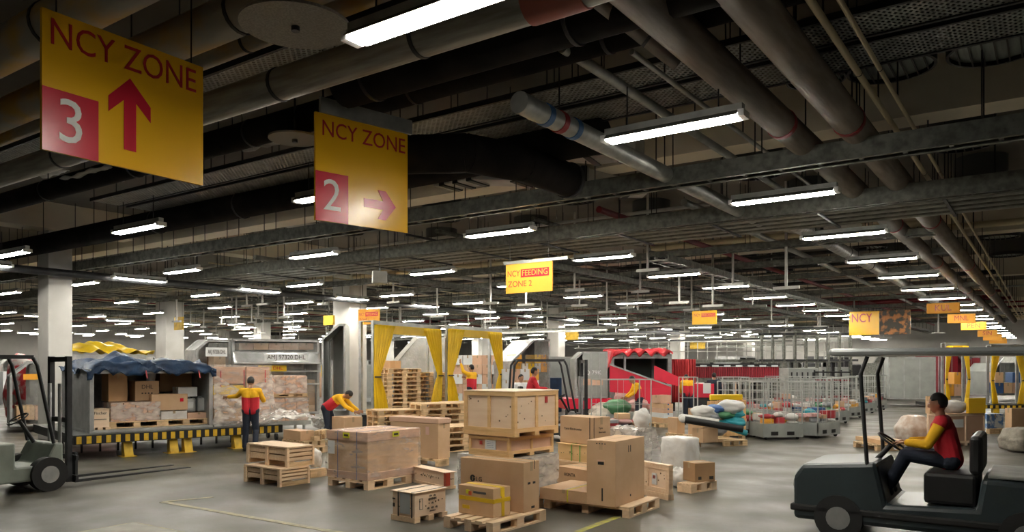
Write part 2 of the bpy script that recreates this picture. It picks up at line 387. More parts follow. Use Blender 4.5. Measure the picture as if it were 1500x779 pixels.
for k in range(20):
    m = MB(); m.box(-37.5+1.9*k, -37.45+1.9*k, -.75, .95, 0, .03); m.build('bracket', steelD, t)
    for s in (-.72, .92): MB().tube((-37.47+1.9*k, s, 0), (-37.47+1.9*k, s, SLAB-4.6), .009, 5).build('hanger_rod', black, t)
tray('cable_tray', 'long cable tray running away over the aisle, nearer of two', False, 7.9, 4.55, 17.5, 70, .5, .16, galv)
tray('cable_tray', 'long cable tray running away over the aisle, farther of two', False, 10.9, 4.55, 16.5, 70, .45, .16, galv)
tray('cable_tray', 'cable tray running away between the lamps and the columns', False, 16.4, 4.55, 16.5, 60, .4, .14, galv)
tray('cable_tray', 'cable tray passing above the white columns', False, 22.9, 4.55, 5, 60, .4, .14, galv)
for i, y in enumerate((18.3, 22.2, 26.5, 31, 36, 42, 49, 57)):
    tray('cable_tray', 'cable tray crossing the far ceiling between the beams', True, y, 4.75+.08*(i % 3), 2, 60, .35, .14, galv, 3, 22, group='cable trays crossing the far ceiling')
# wire mesh trays near the slab
def mesh_tray(label, y, z, l0, l1, w):
    t = thing('wire_mesh_tray', label, 'mesh tray', (0, y, z))
    m = MB(); d = .085; L = l1-l0; n = int((L+w)/d)
    for i in range(n):
        s = -l1-w+i*d
        for sg in (1, -1):
            a0 = max(s, -l1); a1 = min(s+w, -l0)
            if a1-a0 < .02: continue
            y0 = (a0-s)-w/2; y1 = (a1-s)-w/2
            m.bar((a0, sg*y0, 0), (a1, sg*y1, 0), .022, .006)
    m.build('mesh', galvL, t)
    for s in (-1, 1): MB().box(-l1, -l0, s*w/2-.02, s*w/2+.02, -.02, .05).build('edge_rail', steelD, t)
    for i in range(int(L/2)):
        for s in (-1, 1): MB().tube((-l1+1+2*i, s*w/2, 0), (-l1+1+2*i, s*w/2, SLAB-z), .009, 5).build('hanger_rod', black, t)
mesh_tray('wire mesh tray under the dark slab, nearest to the wide dark duct', 8.15, 5.35, -2, 16, .6)
mesh_tray('wire mesh tray under the dark slab, beside the lamp that lights it', 8.95, 5.35, -2, 16, .7)
mesh_tray('wire mesh tray crossing behind the sign with the 3', 5.75, 5.5, 1, 16, .6)
# discs under the slab
def disc(label, px, py, z, rr, mt=discM, name='ceiling_disc'):
    Z = F*(z-H)/(CY-py); c = P(px, Z, z); t = thing(name, label, 'ceiling disc', c)
    MB().tube((0,0,-.012), (0,0,.012), rr, 56).build('disc', mt, t)
    MB().tube((0,0,-.05), (0,0,-.01), .035, 12).build('centre_fixing', black, t)
    MB().tube((0,0,.012), (0,0,SLAB-z), .014, 6).build('hanger_rod', black, t)
disc('large round grey disc hung between the big zone sign and the brightest lamp', 433, 37, 4.75, .44)
disc('round grey disc low behind the sign with the 2', 432, 203, 4.9, .33, mat('disc_dark', (.20,.195,.18), .8))
disc('pale flat disc above the small feeding sign', 908, 366, 5.0, .8)
disc('pale flat disc above a lamp beyond the conduit rack', 1204, 333, 5.0, .8)
# slab openings with grilles and dark air outlets in the slab
def outlet(label, x, y, rr, group=None, zo=5.62):
    t = thing('ceiling_outlet', label, 'air outlet', (x, y, zo), 0, group)
    MB().tube((0,0,.1), (0,0,SLAB-zo), rr*.98, 32, cap=False).build('housing', mat('outlet_side', (.06,.065,.06), .6), t)
    m = MB()
    for i in range(40):
        a, b = 2*pi*i/40, 2*pi*(i+1)/40
        m.add([(rr*cos(a),rr*sin(a),0),(rr*cos(b),rr*sin(b),0),(rr*.93*cos(b),rr*.93*sin(b),0),(rr*.93*cos(a),rr*.93*sin(a),0),
               (rr*cos(a),rr*sin(a),.1),(rr*cos(b),rr*sin(b),.1)], [(0,1,2,3),(0,1,5,4)])
    m.build('ring', steelD, t)
    MB().tube((0,0,.05), (0,0,.09), rr*.93, 40).build('dark_plate', mat('outlet_green', (.34,.38,.35), .5, .2, col2=(.20,.225,.21), scale=2, stretch=(6,.6,1)), t)
    for i in range(-3, 4):
        h = sqrt(max(.01, rr*rr-(i*rr/4)**2))
        MB().bar((i*rr/4, -h, .02), (i*rr/4, h, .02), .018).build('grille_bar', black, t)
c = G(1305, 102, 5.62); outlet('round dark grilled outlet above the cream conduits, nearer the brown pipes', c.x, c.y, .5)
c = G(1458, 75, 5.62); outlet('round dark grilled outlet at the ceiling beside the cream conduits, outermost', c.x, c.y, .5)
c = G(1195, 118, 5.62); outlet('round dark grilled outlet between the two brown pipes', c.x, c.y, .36)
k = 0
for yy in (14.6, 18.6, 25.8, 30.2):
    for ll in (1.2, 4.6, 8.6, 12.4, 15.8):
        outlet('dark round outlet in the slab beyond the first beam', -ll, yy, .5, 'dark round outlets in the slab')
# insulated white duct pieces with black bands
for i, (px, py, rz) in enumerate(((800, 215, 10), (852, 262, 40), (700, 255, 0))):
    lab = ['white lagged duct with black bands, upper piece beyond the blue-banded pipe', 'zigzag white lagged duct with black bands beyond the open duct mouth', 'white lagged box duct beside the open dark duct mouth'][i]
    Zz = F*(5.3-H)/(CY-py); t = thing('lagged_duct', lab, 'duct', P(px, Zz, 5.3), rad(rz))
    MB().box(-.8, .1, -.25, .25, -.15, .15).build('straight_length', insul, t, bevel=.02)
    MB().prism([(0,-.25),(.7,.3),(1.3,.3),(1.3,.8),(.55,.8),(-.1,.25)], -.14, .14, ax='z').build('bend', insul, t, fixn=True)
    for x in (-.6, -.3, 0): MB().box(x-.05, x+.05, -.27, .27, -.17, .17).build('black_band', black, t)
    for x in (.55, .95): MB().box(x-.05, x+.05, .25, .83, -.16, .16).build('black_band', black, t)
    for x in (-.6, 1.1): MB().tube((x,0 if x<0 else .5,.1), (x,0 if x<0 else .5,SLAB-5.3), .009, 5).build('hanger_rod', black, t)
# white foil panels under the slab
for i, (px, py, w, d, z) in enumerate(((150, 258, 1.5, .7, 5.2), (365, 205, 1.1, .8, 5.6), (735, 270, 1.3, .5, 5.6), (440, 330, 1.0, .5, 5.6), (60, 250, .9, .6, 5.6))):
    lab = ['crumpled pale foil sheet hanging under the sign with the 3', 'pale panel under the slab between the two zone signs', 'pale panel under the slab by the open duct mouth', 'pale panel beyond the sign with the 2', 'pale panel under the slab behind the lowest grey pipe'][i]
    Zz = F*(z-H)/(CY-py); c = P(px, Zz, z); t = thing('ceiling_panel', lab, 'ceiling panel', c)
    MB().grid(14, 8, lambda u, v: ((u-.5)*w, (v-.5)*d, .05*noise.noise(Vector((u*5+i*3, v*5, 0))))).build('sheet', insul, t, solid=.01)
    for sx in (-1, 1): MB().tube((sx*w*.4, 0, 0), (sx*w*.4, 0, SLAB-z), .01, 5).build('hanger_rod', black, t)
# dense small pipework of the far ceiling
rg = random.Random(3)
mts = [galvL, galv, pipeM, steelD, insul, redD, cream]
for i in range(34):
    y = 15.5+i*1.55+rg.uniform(-.5, .5); z = rg.uniform(5.26, 5.36); r = rg.choice((.02,.03,.04,.06,.08))
    pipe_L('conduit', 'pipe crossing the far ceiling', y, z, rg.uniform(0, 6), rg.uniform(30, 68), r, rg.choice(mts), 'conduit', hang=False, n=8, group='pipes crossing the far ceiling')
for i in range(30):
    l = 5.5+i*1.9+rg.uniform(-.6, .6); z = rg.uniform(5.03, 5.12); r = rg.choice((.02,.03,.05,.07))
    pipe_R('conduit', 'pipe running away along the far ceiling', l, z, max(13.5, l*.42), rg.uniform(50, 80), r, rg.choice(mts), 'conduit', hang=False, n=8, group='pipes running away along the far ceiling')
for i in range(26):
    y = rg.uniform(24, 70); l = rg.uniform(6, y*1.6); w = rg.uniform(1.2, 4)
    t = thing('air_duct', 'short rectangular duct in the far ceiling', 'duct', (-l, y, rg.uniform(4.9, 5.6)), rg.choice((0, pi/2)), 'short rectangular ducts in the far ceiling')
    MB().box(-w/2, w/2, -.3, .3, -.15, .2).build('duct_body', rg.choice((galv, galvL, insul, ductD)), t, bevel=.01)
    MB().box(-.03, .03, -.33, .33, -.18, .23).build('flange', steelD, t)
    for sx in (-1, 1): MB().tube((sx*w*.4, 0, .2), (sx*w*.4, 0, SLAB-t.location.z), .01, 5).build('hanger_rod', black, t)
for i in range(115):
    y = rg.uniform(17, 66); l = rg.uniform(max(1, y*.1), y*1.7); z = rg.uniform(3.7, 4.4)
    t = thing('drop_rod', 'thin white drop pipe hanging from the far ceiling', 'drop pipe', (-l, y, z), 0, 'white drop pipes of the far ceiling')
    MB().tube((0,0,0), (0,0,SLAB-z), .035, 6).build('drop_pipe', insul, t); MB().box(-.3, .3, -.03, .03, -.04, .03).build('cross_arm', insul, t)
for i in range(16):
    y = 27+i*2.7; z = rg.uniform(3.55, 4.2); l0 = rg.uniform(8, 20); l1 = l0+rg.uniform(8, 22)
    t = thing('suspended_rail', 'low rail slung on white rods across the far hall', 'rail', (0, y, z), 0, 'low rails across the far hall')
    MB().box(-l1, -l0, -.05, .05, -.05, .05).build('rail_bar', rg.choice((galv, steelD, galvL, insul, galv)), t)
    for l in (l0+.5, (l0+l1)/2, l1-.5): MB().tube((-l,0,0), (-l,0,SLAB-z), .03, 6).build('white_rod', insul, t)
rubW = thing('floodlight', 'small square white floodlight hung beneath the tray near the feeding sign', 'floodlight', P(556, 17, 2+129*17/1124), rad(50))
MB().box(-.16,.16,-.10,.10,-.13,.13).build('lamp_head', insul, rubW, bevel=.02); MB().tube((0,0,.13),(0,0,1.6),.015,6).build('hanger_rod', black, rubW)

# ---------------------------------------------------------------- fluorescent lamps
def lamp(label, group):
    t = thing('fluorescent_light', label, 'ceiling light', (0,0,0), 0, group)
    L = 1.5
    MB().prism([(-.045,.052),(-.045,.13),(.045,.13),(.045,.052)], -L/2, L/2, ax='x').build('housing', galvL, t, fixn=True)
    m = MB(); pr = [(-.115,-.0),(-.06,.05),(.06,.05),(.115,-.0)]; pr2 = [(-.121,.003),(-.064,.056),(.064,.056),(.121,.003)]
    for a, b in zip(range(3), range(1, 4)):
        for pp, f in ((pr, 1), (pr2, 0)):
            m.add([(-L/2+.03,*pp[a]), (L/2-.03,*pp[a]), (L/2-.03,*pp[b]), (-L/2+.03,*pp[b])], [(0,1,2,3)], 1-f)
    m.build('reflector', [reflM, galv], t)
    for s in (-1, 1): MB().tube((-L/2+.05, s*.052, .002), (L/2-.05, s*.052, .002), .024, 8).build('tube', tubeM, t)
    for s in (-1, 1):
        m = MB(); m.box(s*L/2-.03, s*L/2+.03, -.085, .085, -.012, .055); m.build('end_socket', reflM, t)
    for s in (-1, 1): MB().tube((s*.5, 0, .1), (s*.5, 0, .55), .008, 5).build('hanger_rod', black, t)
    return t
ZL = 4.42
spots = []
for i in range(19):
    for j in range(24):
        r = 3.4+4*j; l = 3.2+5.1*i
        X = .575*r-.818*l; Z = .818*r+.575*l
        if Z < 3 or Z > 80 or l > 68 or r > 81 or (i == 1 and (j == 0 or j > 12)): continue
        if i == 0 and j == 0: l, r = 3.5, 3.98
        px = CX+F*X/Z; py = CY-F*(ZL-H)/Z
        if -60 < px < 1570 and py > -60: spots.append((Z, -l, r, 0))
    if i in (3, 7, 11, 15):
        for j in range(20):
            r = 3.8+4*j+ (3.8 if i == 3 else 2); ll = 3.2+5.1*i+2.4
            X = .575*r-.818*ll; Z = .818*r+.575*ll
            px = CX+F*X/Z
            if -60 < px < 1570 and Z < 80 and r > 7 and r < 80 and ll < 68: spots.append((Z, -ll, r, 1))
spots.sort()
LABS = {0: 'glaring fluorescent lamp at the top edge beside the large grey disc'}
g1 = 'fluorescent lamps hung across the aisle'; g2 = 'fluorescent lamps hung along the aisle'
base = None
print('LAMPS', len(spots))
KD = {}
near = [((980,197),'lit lamp under the blue-banded pipe, next in its row after the top edge lamp'), ((1131,287),'lit lamp beneath the brown pipes, third of the row going away')]
def lampd(z, x, y, rot):
    if not KD:
        l0 = lamp('lit fluorescent lamp hung across the aisle', g1); l0.location = (x, y, z)
        KD['l'] = l0; KD['kids'] = {l0.name: [q for q in COL.objects if q.parent is l0]}
        l0['label'] = LABS[0]; del l0['group']; return l0
    o = copy_tree(KD['l'], (x, y, z), rad(90) if rot else 0, kids=KD['kids'])
    return o
for n, (Z, x, y, rot) in enumerate(spots):
    dz = random.uniform(-.03, .03)
    o = lampd(ZL+dz, x, y, rot)
    if n == 0: continue
    X = .575*y-.818*(-x); px = CX+F*X/Z; py = CY-F*(ZL-H)/Z
    lab = None
    for (qx, qy), s in near:
        if abs(px-qx) < 25 and abs(py-qy) < 25: lab = s
    if lab: o['label'] = lab
    else:
        o['label'] = 'lit fluorescent lamp hung lengthwise along the aisle near the columns' if rot else 'lit twin tube lamp hung crosswise over the aisle, beyond the two nearest'
        o['group'] = g2 if rot else g1

# ---------------------------------------------------------------- hanging signs
def sign_board(name, label, A, B, z0, z1, mt, th=.03):
    """board whose readable face runs from A to B (points on the floor plan, left to right as read)"""
    A = Vector((A[0], A[1])); B = Vector((B[0], B[1])); d = B-A; w = d.length; c = (A+B)/2
    t = thing(name, label, 'sign', (c.x, c.y, z0), math.atan2(d.y, d.x)); h = z1-z0
    MB().box(-w/2, w/2, -th/2, th/2, 0, h).build('board', mt, t)
    for s in (-1, 1): MB().tube((s*w*.42, 0, h), (s*w*.42, 0, SLAB-z0), .007, 6).build('hanger_rod', black, t)
    return t, w, h, -th/2-.001
def quad(parent, x0, x1, z0, z1, y, mt, name):
    return MB().box(x0, x1, y-.001, y+.001, z0, z1).build(name, mt, parent)
# sign 3
t, w, h, fy = sign_board('hanging_sign', 'large yellow hanging sign reading NCY ZONE 3 with an upward arrow', P(60, 6.0), P(296, 7.22), 3.69, 4.80, signY)
text('NCY ZONE', .30, signT, t, (-.01, fy, h*.845), RF, maxw=w*.90)
quad(t, -w/2, -w/2+w*.31, 0, h*.45, fy, signR, 'number_panel')
text('3', .50, signW, t, (-w/2+w*.155, fy-.002, h*.225), RF, 'number', wide=1.0)
m = MB(); ax = w*.0
m.prism([(ax-.055,h*.14),(ax+.055,h*.14),(ax+.055,h*.52),(ax+.19,h*.40),(ax+.19,h*.52),(ax,h*.70),(ax-.19,h*.52),(ax-.19,h*.40),(ax-.055,h*.52)], fy-.003, fy+.001)
m.build('arrow', signR, t, fixn=True)
# sign 2
t, w, h, fy = sign_board('hanging_sign', 'tall yellow hanging sign reading NCY ZONE 2 with an arrow to the side', P(461, 8.44), P(596, 9.28), 3.60, 4.79, signY)
text('NCY ZONE', .25, signT, t, (.02, fy, h*.86), RF, maxw=w*.90)
quad(t, -w/2, -w/2+w*.335, 0, h*.46, fy, signR, 'number_panel')
text('2', .50, signW, t, (-w/2+w*.168, fy-.002, h*.235), RF, 'number')
m = MB(); cx = w*.18; cz = h*.235
m.prism([(cx-.22,cz-.05),(cx+.04,cz-.05),(cx-.03,cz-.17),(cx+.08,cz-.17),(cx+.22,cz),(cx+.08,cz+.17),(cx-.03,cz+.17),(cx+.04,cz+.05),(cx-.22,cz+.05)], fy-.003, fy+.001)
m.build('arrow', signR, t, fixn=True)
MB().box(-w/2+.05, w/2+.05, -.04, .0, h, h+.17).build('mounting_rail', galvL, t)
# crosswise signs
def Lsign(label, pxl, pxr, yt, yb, z0, mt=signO, **k):
    """board lying across the aisle: solve its depth from the bottom edge, keep it parallel to the trays"""
    pc = (pxl+pxr)/2; Z = F*(z0-H)/(CY-(yb)); c = P(pc, Z); hh = (yb-yt)/F*Z
    d = Vector((1, 0)); 
    # half width so that it spans pxl..pxr
    dxc, dzc = .818, -.575
    k2 = (pxr-pxl)/F/2; X = (pc-CX)/F*Z
    hw = k2*Z/(dxc-((pc-CX)/F)*dzc)
    return sign_board('hanging_sign', label, (c.x-hw, c.y), (c.x+hw, c.y), z0, z0+hh, mt, k.get('th', .03))
t, w, h, fy = Lsign('orange hanging sign reading NCY FEEDING ZONE 2', 741, 809, 385, 428, 3.45)
text('NCY', .17, signT, t, (-w*.33, fy, h*.66), RF, maxw=w*.27)
quad(t, -w*.17, w*.43, h*.52, h*.80, fy, signR, 'panel')
text('FEEDING', .16, signO, t, (w*.13, fy-.002, h*.66), RF, maxw=w*.54)
text('ZONE 2', .17, signT, t, (-w*.19, fy, h*.30), RF, maxw=w*.52)
MB().box(-w/2-.05, w/2+.35, -.03, .0, h, h+.06).build('mounting_rail', galvL, t)
t, w, h, fy = Lsign('orange hanging sign beside the column left of the yellow curtains', 525, 556, 452.5, 475, 3.36)
text('NCY', .15, signT, t, (-w*.32, fy, h*.66), RF, maxw=w*.25); quad(t, -w*.15, w*.43, h*.52, h*.80, fy, signR, 'panel')
text('FEEDING', .13, signO, t, (w*.14, fy-.002, h*.66), RF, maxw=w*.52); text('ZONE 1', .13, signT, t, (-w*.2, fy, h*.3), RF, maxw=w*.5)
t, w, h, fy = Lsign('dark yellow hanging sign under the long trays in the middle of the hall', 1014, 1050, 455, 475, 3.4, signY)
text('NCY', .14, signT, t, (-w*.3, fy, h*.68), RF, maxw=w*.24); quad(t, -w*.12, w*.43, h*.55, h*.82, fy, signR, 'panel')
text('FEEDING', .12, signY, t, (w*.155, fy-.002, h*.68), RF, maxw=w*.5)
t, w, h, fy = Lsign('wide board, half yellow reading NCY and half dark with pictures', 1243, 1333, 455, 490, 3.35, signY)
text('NCY', .55, signT, t, (-w*.29, fy, h*.7), RF, maxw=w*.34)
quad(t, 0, w*.5, 0, h, fy, mat('picture_panel', (.05,.045,.035), .5, col2=(.42,.17,.05), scale=3.5, contrast=(.5,.6)), 'picture_panel')
for nm, pxl, pxr, yt, yb in (('KUL',1358,1406,444,459),('MNL',1388,1429,460,473),('PEN',1408,1445,471.5,483),('SIN',1432,1461,483.5,493),('',1440,1468,490,498.5),('',1449,1475,495,503)):
    lab = 'orange box sign reading %s in the row by the far pipes' % nm if nm else ('orange box sign just beyond the sign reading SIN' if pxl == 1440 else 'orange box sign, farthest of the row that starts with KUL')
    t, w, h, fy = Lsign(lab, pxl, pxr, yt, yb, 3.6, signO, th=.25)
    if nm: text(nm, h*.85, signT, t, (0, fy, h*.5), RF, maxw=w*.5)
for px, yt, yb, ww in ((838,484,498,18),(1022,498,511,22),(1098,508,520,10),(262,464,483,12),(482,462,476,14)):
    lab = {838:'small yellow sign behind the middle column', 1022:'small ochre sign over the red curtain wall', 1098:'tiny yellow sign over the end of the red curtain wall', 262:'small yellow box sign on the column behind the blue tarpaulin', 482:'small yellow sign in front of the column near the curtains'}[px]
    t, w, h, fy = Lsign(lab, px-ww/2, px+ww/2, yt, yb, 3.3 if px not in (262,) else 3.6, yellow, th=.08)
# ================================================================ CARGO
def carton(label, px, Z, xl, xr, al, z0, h, mt=card, group=None, name='cardboard_box', tapem=None, cat='box', bev=.006):
    x, y, rz, a, b = fit(px, Z, xl, xr, al)
    return carton_at(label, x, y, rz, a, b, z0, h, mt, group, name, tapem, cat, bev)
tapeC = mat('parcel_tape', (.42,.30,.17), .3)
def carton_at(label, x, y, rz, a, b, z0, h, mt=card, group=None, name='cardboard_box', tapem=None, cat='box', bev=.006, seam=True):
    t = thing(name, label, cat, (x, y, z0), rz, group)
    MB().box(-a/2, a/2, -b/2, b/2, 0, h).build('box_body', mt, t, bevel=bev)
    long = a >= b
    m = MB()
    if long:
        m.box(-a/2-.0015, a/2+.0015, -.027, .027, h-.001, h+.0015)
        for s in (-1, 1): m.box(s*a/2-.0015, s*a/2+.0015, -.027, .027, h-min(.12,h*.3), h)
    else:
        m.box(-.027, .027, -b/2-.0015, b/2+.0015, h-.001, h+.0015)
        for s in (-1, 1): m.box(-.027, .027, s*b/2-.0015, s*b/2+.0015, h-min(.12,h*.3), h)
    m.build('tape', tapem or tapeC, t)
    t['dims'] = (a, b, h)
    del t['dims']
    return t, a, b
def pallet_at(label, x, y, rz, a=1.2, b=.8, z0=0, mt=pineX, group=None, h=.144):
    """a along local x, b along local y; deck boards run along a"""
    t = thing('wooden_pallet', label, 'pallet', (x, y, z0), rz, group)
    m = MB(); n = 5; w = b*.125*1.15
    for i in range(n):
        yc = -b/2+w/2+(b-w)*i/(n-1); m.box(-a/2, a/2, yc-w/2, yc+w/2, h-.022, h)
    m.build('deck_boards', mt, t, bevel=.003)
    m = MB()
    for i in range(3):
        xc = -a/2+.0725+(a-.145)*i/2; m.box(xc-.0725, xc+.0725, -b/2, b/2, h-.044, h-.0222)
    m.build('stringer_boards', mt, t)
    for i in range(3):
        for j in range(3):
            xc = -a/2+.0725+(a-.145)*i/2; yc = -b/2+.05+(b-.1)*j/2
            MB().box(xc-.0725, xc+.0725, yc-.05, yc+.05, .022, h-.0442).build('block', mt, t)
    for j in range(3):
        yc = -b/2+.05+(b-.1)*j/2; MB().box(-a/2, a/2, yc-.05, yc+.05, 0, .022).build('runner', mt, t)
    return t
def pallet(label, px, Z, xl, xr, al, z0=0, **k):
    x, y, rz, a, b = fit(px, Z, xl, xr, al); return pallet_at(label, x, y, rz, a, b, z0, **k)
def crate_at(label, x, y, rz, a, b, z0, h, mt=ply, bm=pine, foot=.09, mids=(1, 1), knots=True, group=None, bw=.07, name='wooden_crate', lid=True, feet_dir='b', frame=True):
    t = thing(name, label, 'crate', (x, y, z0), rz, group)
    MB().box(-a/2+.02, a/2-.02, -b/2+.02, b/2-.02, foot, h-.012).build('panels', mt, t)
    if frame:
        for face, L in (('F', a), ('B', a), ('L', b), ('R', b)):
            m = MB(); tks = .02
            def bx(u0, u1, z_0, z_1):
                if face == 'F': m.box(u0, u1, -b/2, -b/2+tks, z_0, z_1)
                elif face == 'B': m.box(u0, u1, b/2-tks, b/2, z_0, z_1)
                elif face == 'L': m.box(-a/2, -a/2+tks, u0, u1, z_0, z_1)
                else: m.box(a/2-tks, a/2, u0, u1, z_0, z_1)
            e = .0205 if face in 'LR' else 0
            bx(-L/2+e, L/2-e, foot, foot+bw); bx(-L/2+e, L/2-e, h-bw-.012, h-.012)
            bx(-L/2+e, -L/2+bw, foot+bw, h-bw-.012); bx(L/2-bw, L/2-e, foot+bw, h-bw-.012)
            n = mids[0] if face in 'FB' else mids[1]
            for i in range(n):
                u = -L/2+L*(i+1)/(n+1); bx(u-bw*.4, u+bw*.4, foot+bw, h-bw-.012)
            m.build('battens', bm, t, bevel=.003)
    if lid: MB().box(-a/2-.006, a/2+.006, -b/2-.006, b/2+.006, h-.012, h).build('lid', mt, t, bevel=.003)
    if knots:
        r2 = random.Random(int(a*1000+h*97)); m = MB()
        for i in range(16):
            u = r2.uniform(-.42, .42); z = r2.uniform(foot+bw+.04, h-bw-.05); k = r2.uniform(.006, .013)
            if i % 2: m.tube((u*a, -b/2+.0175, z), (u*a, -b/2+.021, z), k, 8)
            else: m.tube((-a/2+.0175, u*b, z), (-a/2+.021, u*b, z), k, 8)
        m.build('knots', knot, t)
    if foot > .01:
        for i in range(3):
            if feet_dir == 'b':
                xc = -a/2+.05+(a-.1)*i/2; MB().box(xc-.05, xc+.05, -b/2, b/2, 0, foot).build('skid', bm, t, bevel=.003)
            else:
                yc = -b/2+.05+(b-.1)*i/2; MB().box(-a/2, a/2, yc-.05, yc+.05, 0, foot).build('skid', bm, t, bevel=.003)
    return t
def crate(label, px, Z, xl, xr, al, z0, h, **k):
    x, y, rz, a, b = fit(px, Z, xl, xr, al); return crate_at(label, x, y, rz, a, b, z0, h, **k), a, b
def slat_crate(label, px, Z, xl, xr, al, z0, h, lab_cat='crate'):
    """low crate of horizontal boards with gaps, corner posts and open foot gaps on its end"""
    x, y, rz, a, b = fit(px, Z, xl, xr, al)
    t = thing('slatted_crate', label, 'crate', (x, y, z0), rz)
    MB().box(-a/2, a/2, -b/2, b/2, h-.03, h).build('lid', pine, t, bevel=.004)
    m = MB(); f = .09
    hs = (h-.03-f)
    for k in range(3):
        z_0 = f+hs*k/3+.01; z_1 = f+hs*(k+1)/3-.012
        m.box(-a/2+.02, a/2-.02, -b/2+.012, -b/2+.03, z_0, z_1); m.box(-a/2+.02, a/2-.02, b/2-.03, b/2-.012, z_0, z_1)
    m.build('side_plank', pine, t, bevel=.002)
    m = MB()
    for k in range(2):
        z_0 = f+hs*k/2+.008; z_1 = f+hs*(k+1)/2-.01
        m.box(-a/2+.012, -a/2+.03, -b/2+.03, b/2-.03, z_0, z_1); m.box(a/2-.03, a/2-.012, -b/2+.03, b/2-.03, z_0, z_1)
    m.build('end_plank', pine, t, bevel=.002)
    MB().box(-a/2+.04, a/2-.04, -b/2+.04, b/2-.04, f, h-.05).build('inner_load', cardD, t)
    for sx in (-1, 1):
        for yy in (-b/2+.03, 0, b/2-.03):
            xx = sx*(a/2-.015); MB().box(xx-.02, xx+.02, yy-.035, yy+.035, 0, h-.03).build('post', pine, t, bevel=.002)
    for yy in (-b/2+.035, 0, b/2-.035): MB().box(-a/2+.03, a/2-.03, yy-.03, yy+.03, 0, f*.8).build('skid', pineX, t)
    return t
def film_shell(parent, a, b, z0, z1, mt=filmC, e=.012, name='stretch_film', seed=0):
    m = MB(); n = 8
    def side(p, q):
        def fn(u, v):
            x = p[0]+(q[0]-p[0])*u; y = p[1]+(q[1]-p[1])*u; z = z0+(z1-z0)*v
            k = 1+(e+.012*noise.noise(Vector((x*6+seed, y*6, z*14))))/max(a, b)*2
            return (x*k, y*k, z)
        m.grid(14, 16, fn)
    c = [(-a/2,-b/2),(a/2,-b/2),(a/2,b/2),(-a/2,b/2)]
    for i in range(4): side(c[i], c[(i+1)%4])
    m.grid(14, 14, lambda u, v: ((u-.5)*a*1.02, (v-.5)*b*1.02, z1+.004+.008*noise.noise(Vector((u*9+seed, v*9, 1)))))
    return m.build(name, mt, parent)
def wrapped_at(label, x, y, rz, a, b, z0, h, inner=card, fm=filmC, group=None, cells=(3, 3, 3), name='wrapped_load', seed=1):
    """pile of cartons tied together by stretch film: one load"""
    t = thing(name, label, 'wrapped load', (x, y, z0), rz, group)
    m = MB(); r3 = random.Random(seed); nx, ny, nz_ = cells
    for i in range(nx):
        for j in range(ny):
            for k in range(nz_):
                g = .006; dx, dy, dz = a/nx, b/ny, h/nz_
                o = r3.uniform(0, .008)
                m.box(-a/2+i*dx+g, -a/2+(i+1)*dx-g-o, -b/2+j*dy+g+o, -b/2+(j+1)*dy-g, k*dz+(.003 if k else 0), (k+1)*dz-.003)
    m.build('packed_cartons', inner, t, bevel=.004)
    film_shell(t, a, b, .005, h+.004, fm, seed=seed)
    return t
def wrapped(label, px, Z, xl, xr, al, z0, h, **k):
    x, y, rz, a, b = fit(px, Z, xl, xr, al); return wrapped_at(label, x, y, rz, a, b, z0, h, **k), a, b
def lump(name, label, cat, loc, r, mt, seed=0, amp=.22, rz=0, group=None, part='wrap', fr=1.8):
    t = thing(name, label, cat, loc, rz, group)
    fn = lambda n: 1+amp*noise.noise(n*fr+Vector((seed*3.1, seed, 0)))+amp*.35*noise.noise(n*fr*3.3+Vector((0, seed*1.7, 3)))
    m = MB()
    m.ball((0,0,r[2]*.88), r, 34, 22, fn=fn); m.v = [(x, y, max(z, 0)) for x, y, z in m.v]
    m.build(part, mt, t)
    return t

def wrapblock(name, label, cat, loc, r, mt, rz=0, seed=0, taper=.25, part='film_wrap'):
    t = thing(name, label, cat, loc, rz); m = MB()
    def f2(n):
        q = max(abs(n.x), abs(n.y), abs(n.z)); return (1/q)**.72*(1+.07*noise.noise(n*3.5+Vector((seed,0,0)))+.03*noise.noise(n*9))
    m.ball((0,0,r[2]), (r[0]*.92, r[1]*.92, r[2]*.95), 44, 30, fn=f2)
    m.v = [(x*(1-taper*max(0,z/r[2]-1)), y*(1-taper*max(0,z/r[2]-1)), max(z, 0)) for x, y, z in m.v]
    m.build(part, mt, t); return t
# ---- foreground group ----
# LG pallet with its two cartons
pallet('wooden pallet in front under the yellow-taped box', 722, 9.02, 650, 800, 53, mt=pine)
t, a, b = carton('long brown LG carton standing on the front pallet behind the yellow-taped box', 767, 9.62, 674.5, 790, 53, .147, .63)
text('LG', .085, ink, t, (-a/2-.003, b*.17+.02, .36), LF, 'logo_lettering', maxw=.10)
m = MB(); cy = b*.17+.13
for i in range(28):
    if i in (0,): continue
    a0, a1 = 2*pi*i/28, 2*pi*(i+1)/28
    m.add([(0,-.045*cos(q)*k,.045*sin(q)*k) for q in (a0,a1) for k in (1,.0)], [(0,1,3,2)])
o = m.build('round_logo', ink, t); o.location = (-a/2-.003, cy, .37)
MB().box(-.001,.001,-.006,.0,-.03,.02).build('logo_gap', card, t).location = (-a/2-.0045, cy+.004, .37)
for cx in (-.055, .055): decal(t, 'R', a, b, cx, .36, .055, .028, black, 'hand_hole')
decal(t, 'R', a, b, .06, .585, .012, .11, ink, 'flap_slot'); decal(t, 'R', a, b, .03, .05, .07, .03, ink, 'small_print')
t, a, b = carton('square carton with yellow tape crossed over it on the front pallet', 722.5, 9.30, 671.5, 747.5, 50, .147, .355, tapem=tapeY)
decal(t, 'L', a, b, -.02, .20, b, .05, tapeY, 'yellow_tape', .003); decal(t, 'R', a, b, 0, .20, a, .05, tapeY, 'yellow_tape', .003)
decal(t, 'R', a, b, .02, .175, .055, .35, tapeY, 'yellow_tape', .0025)
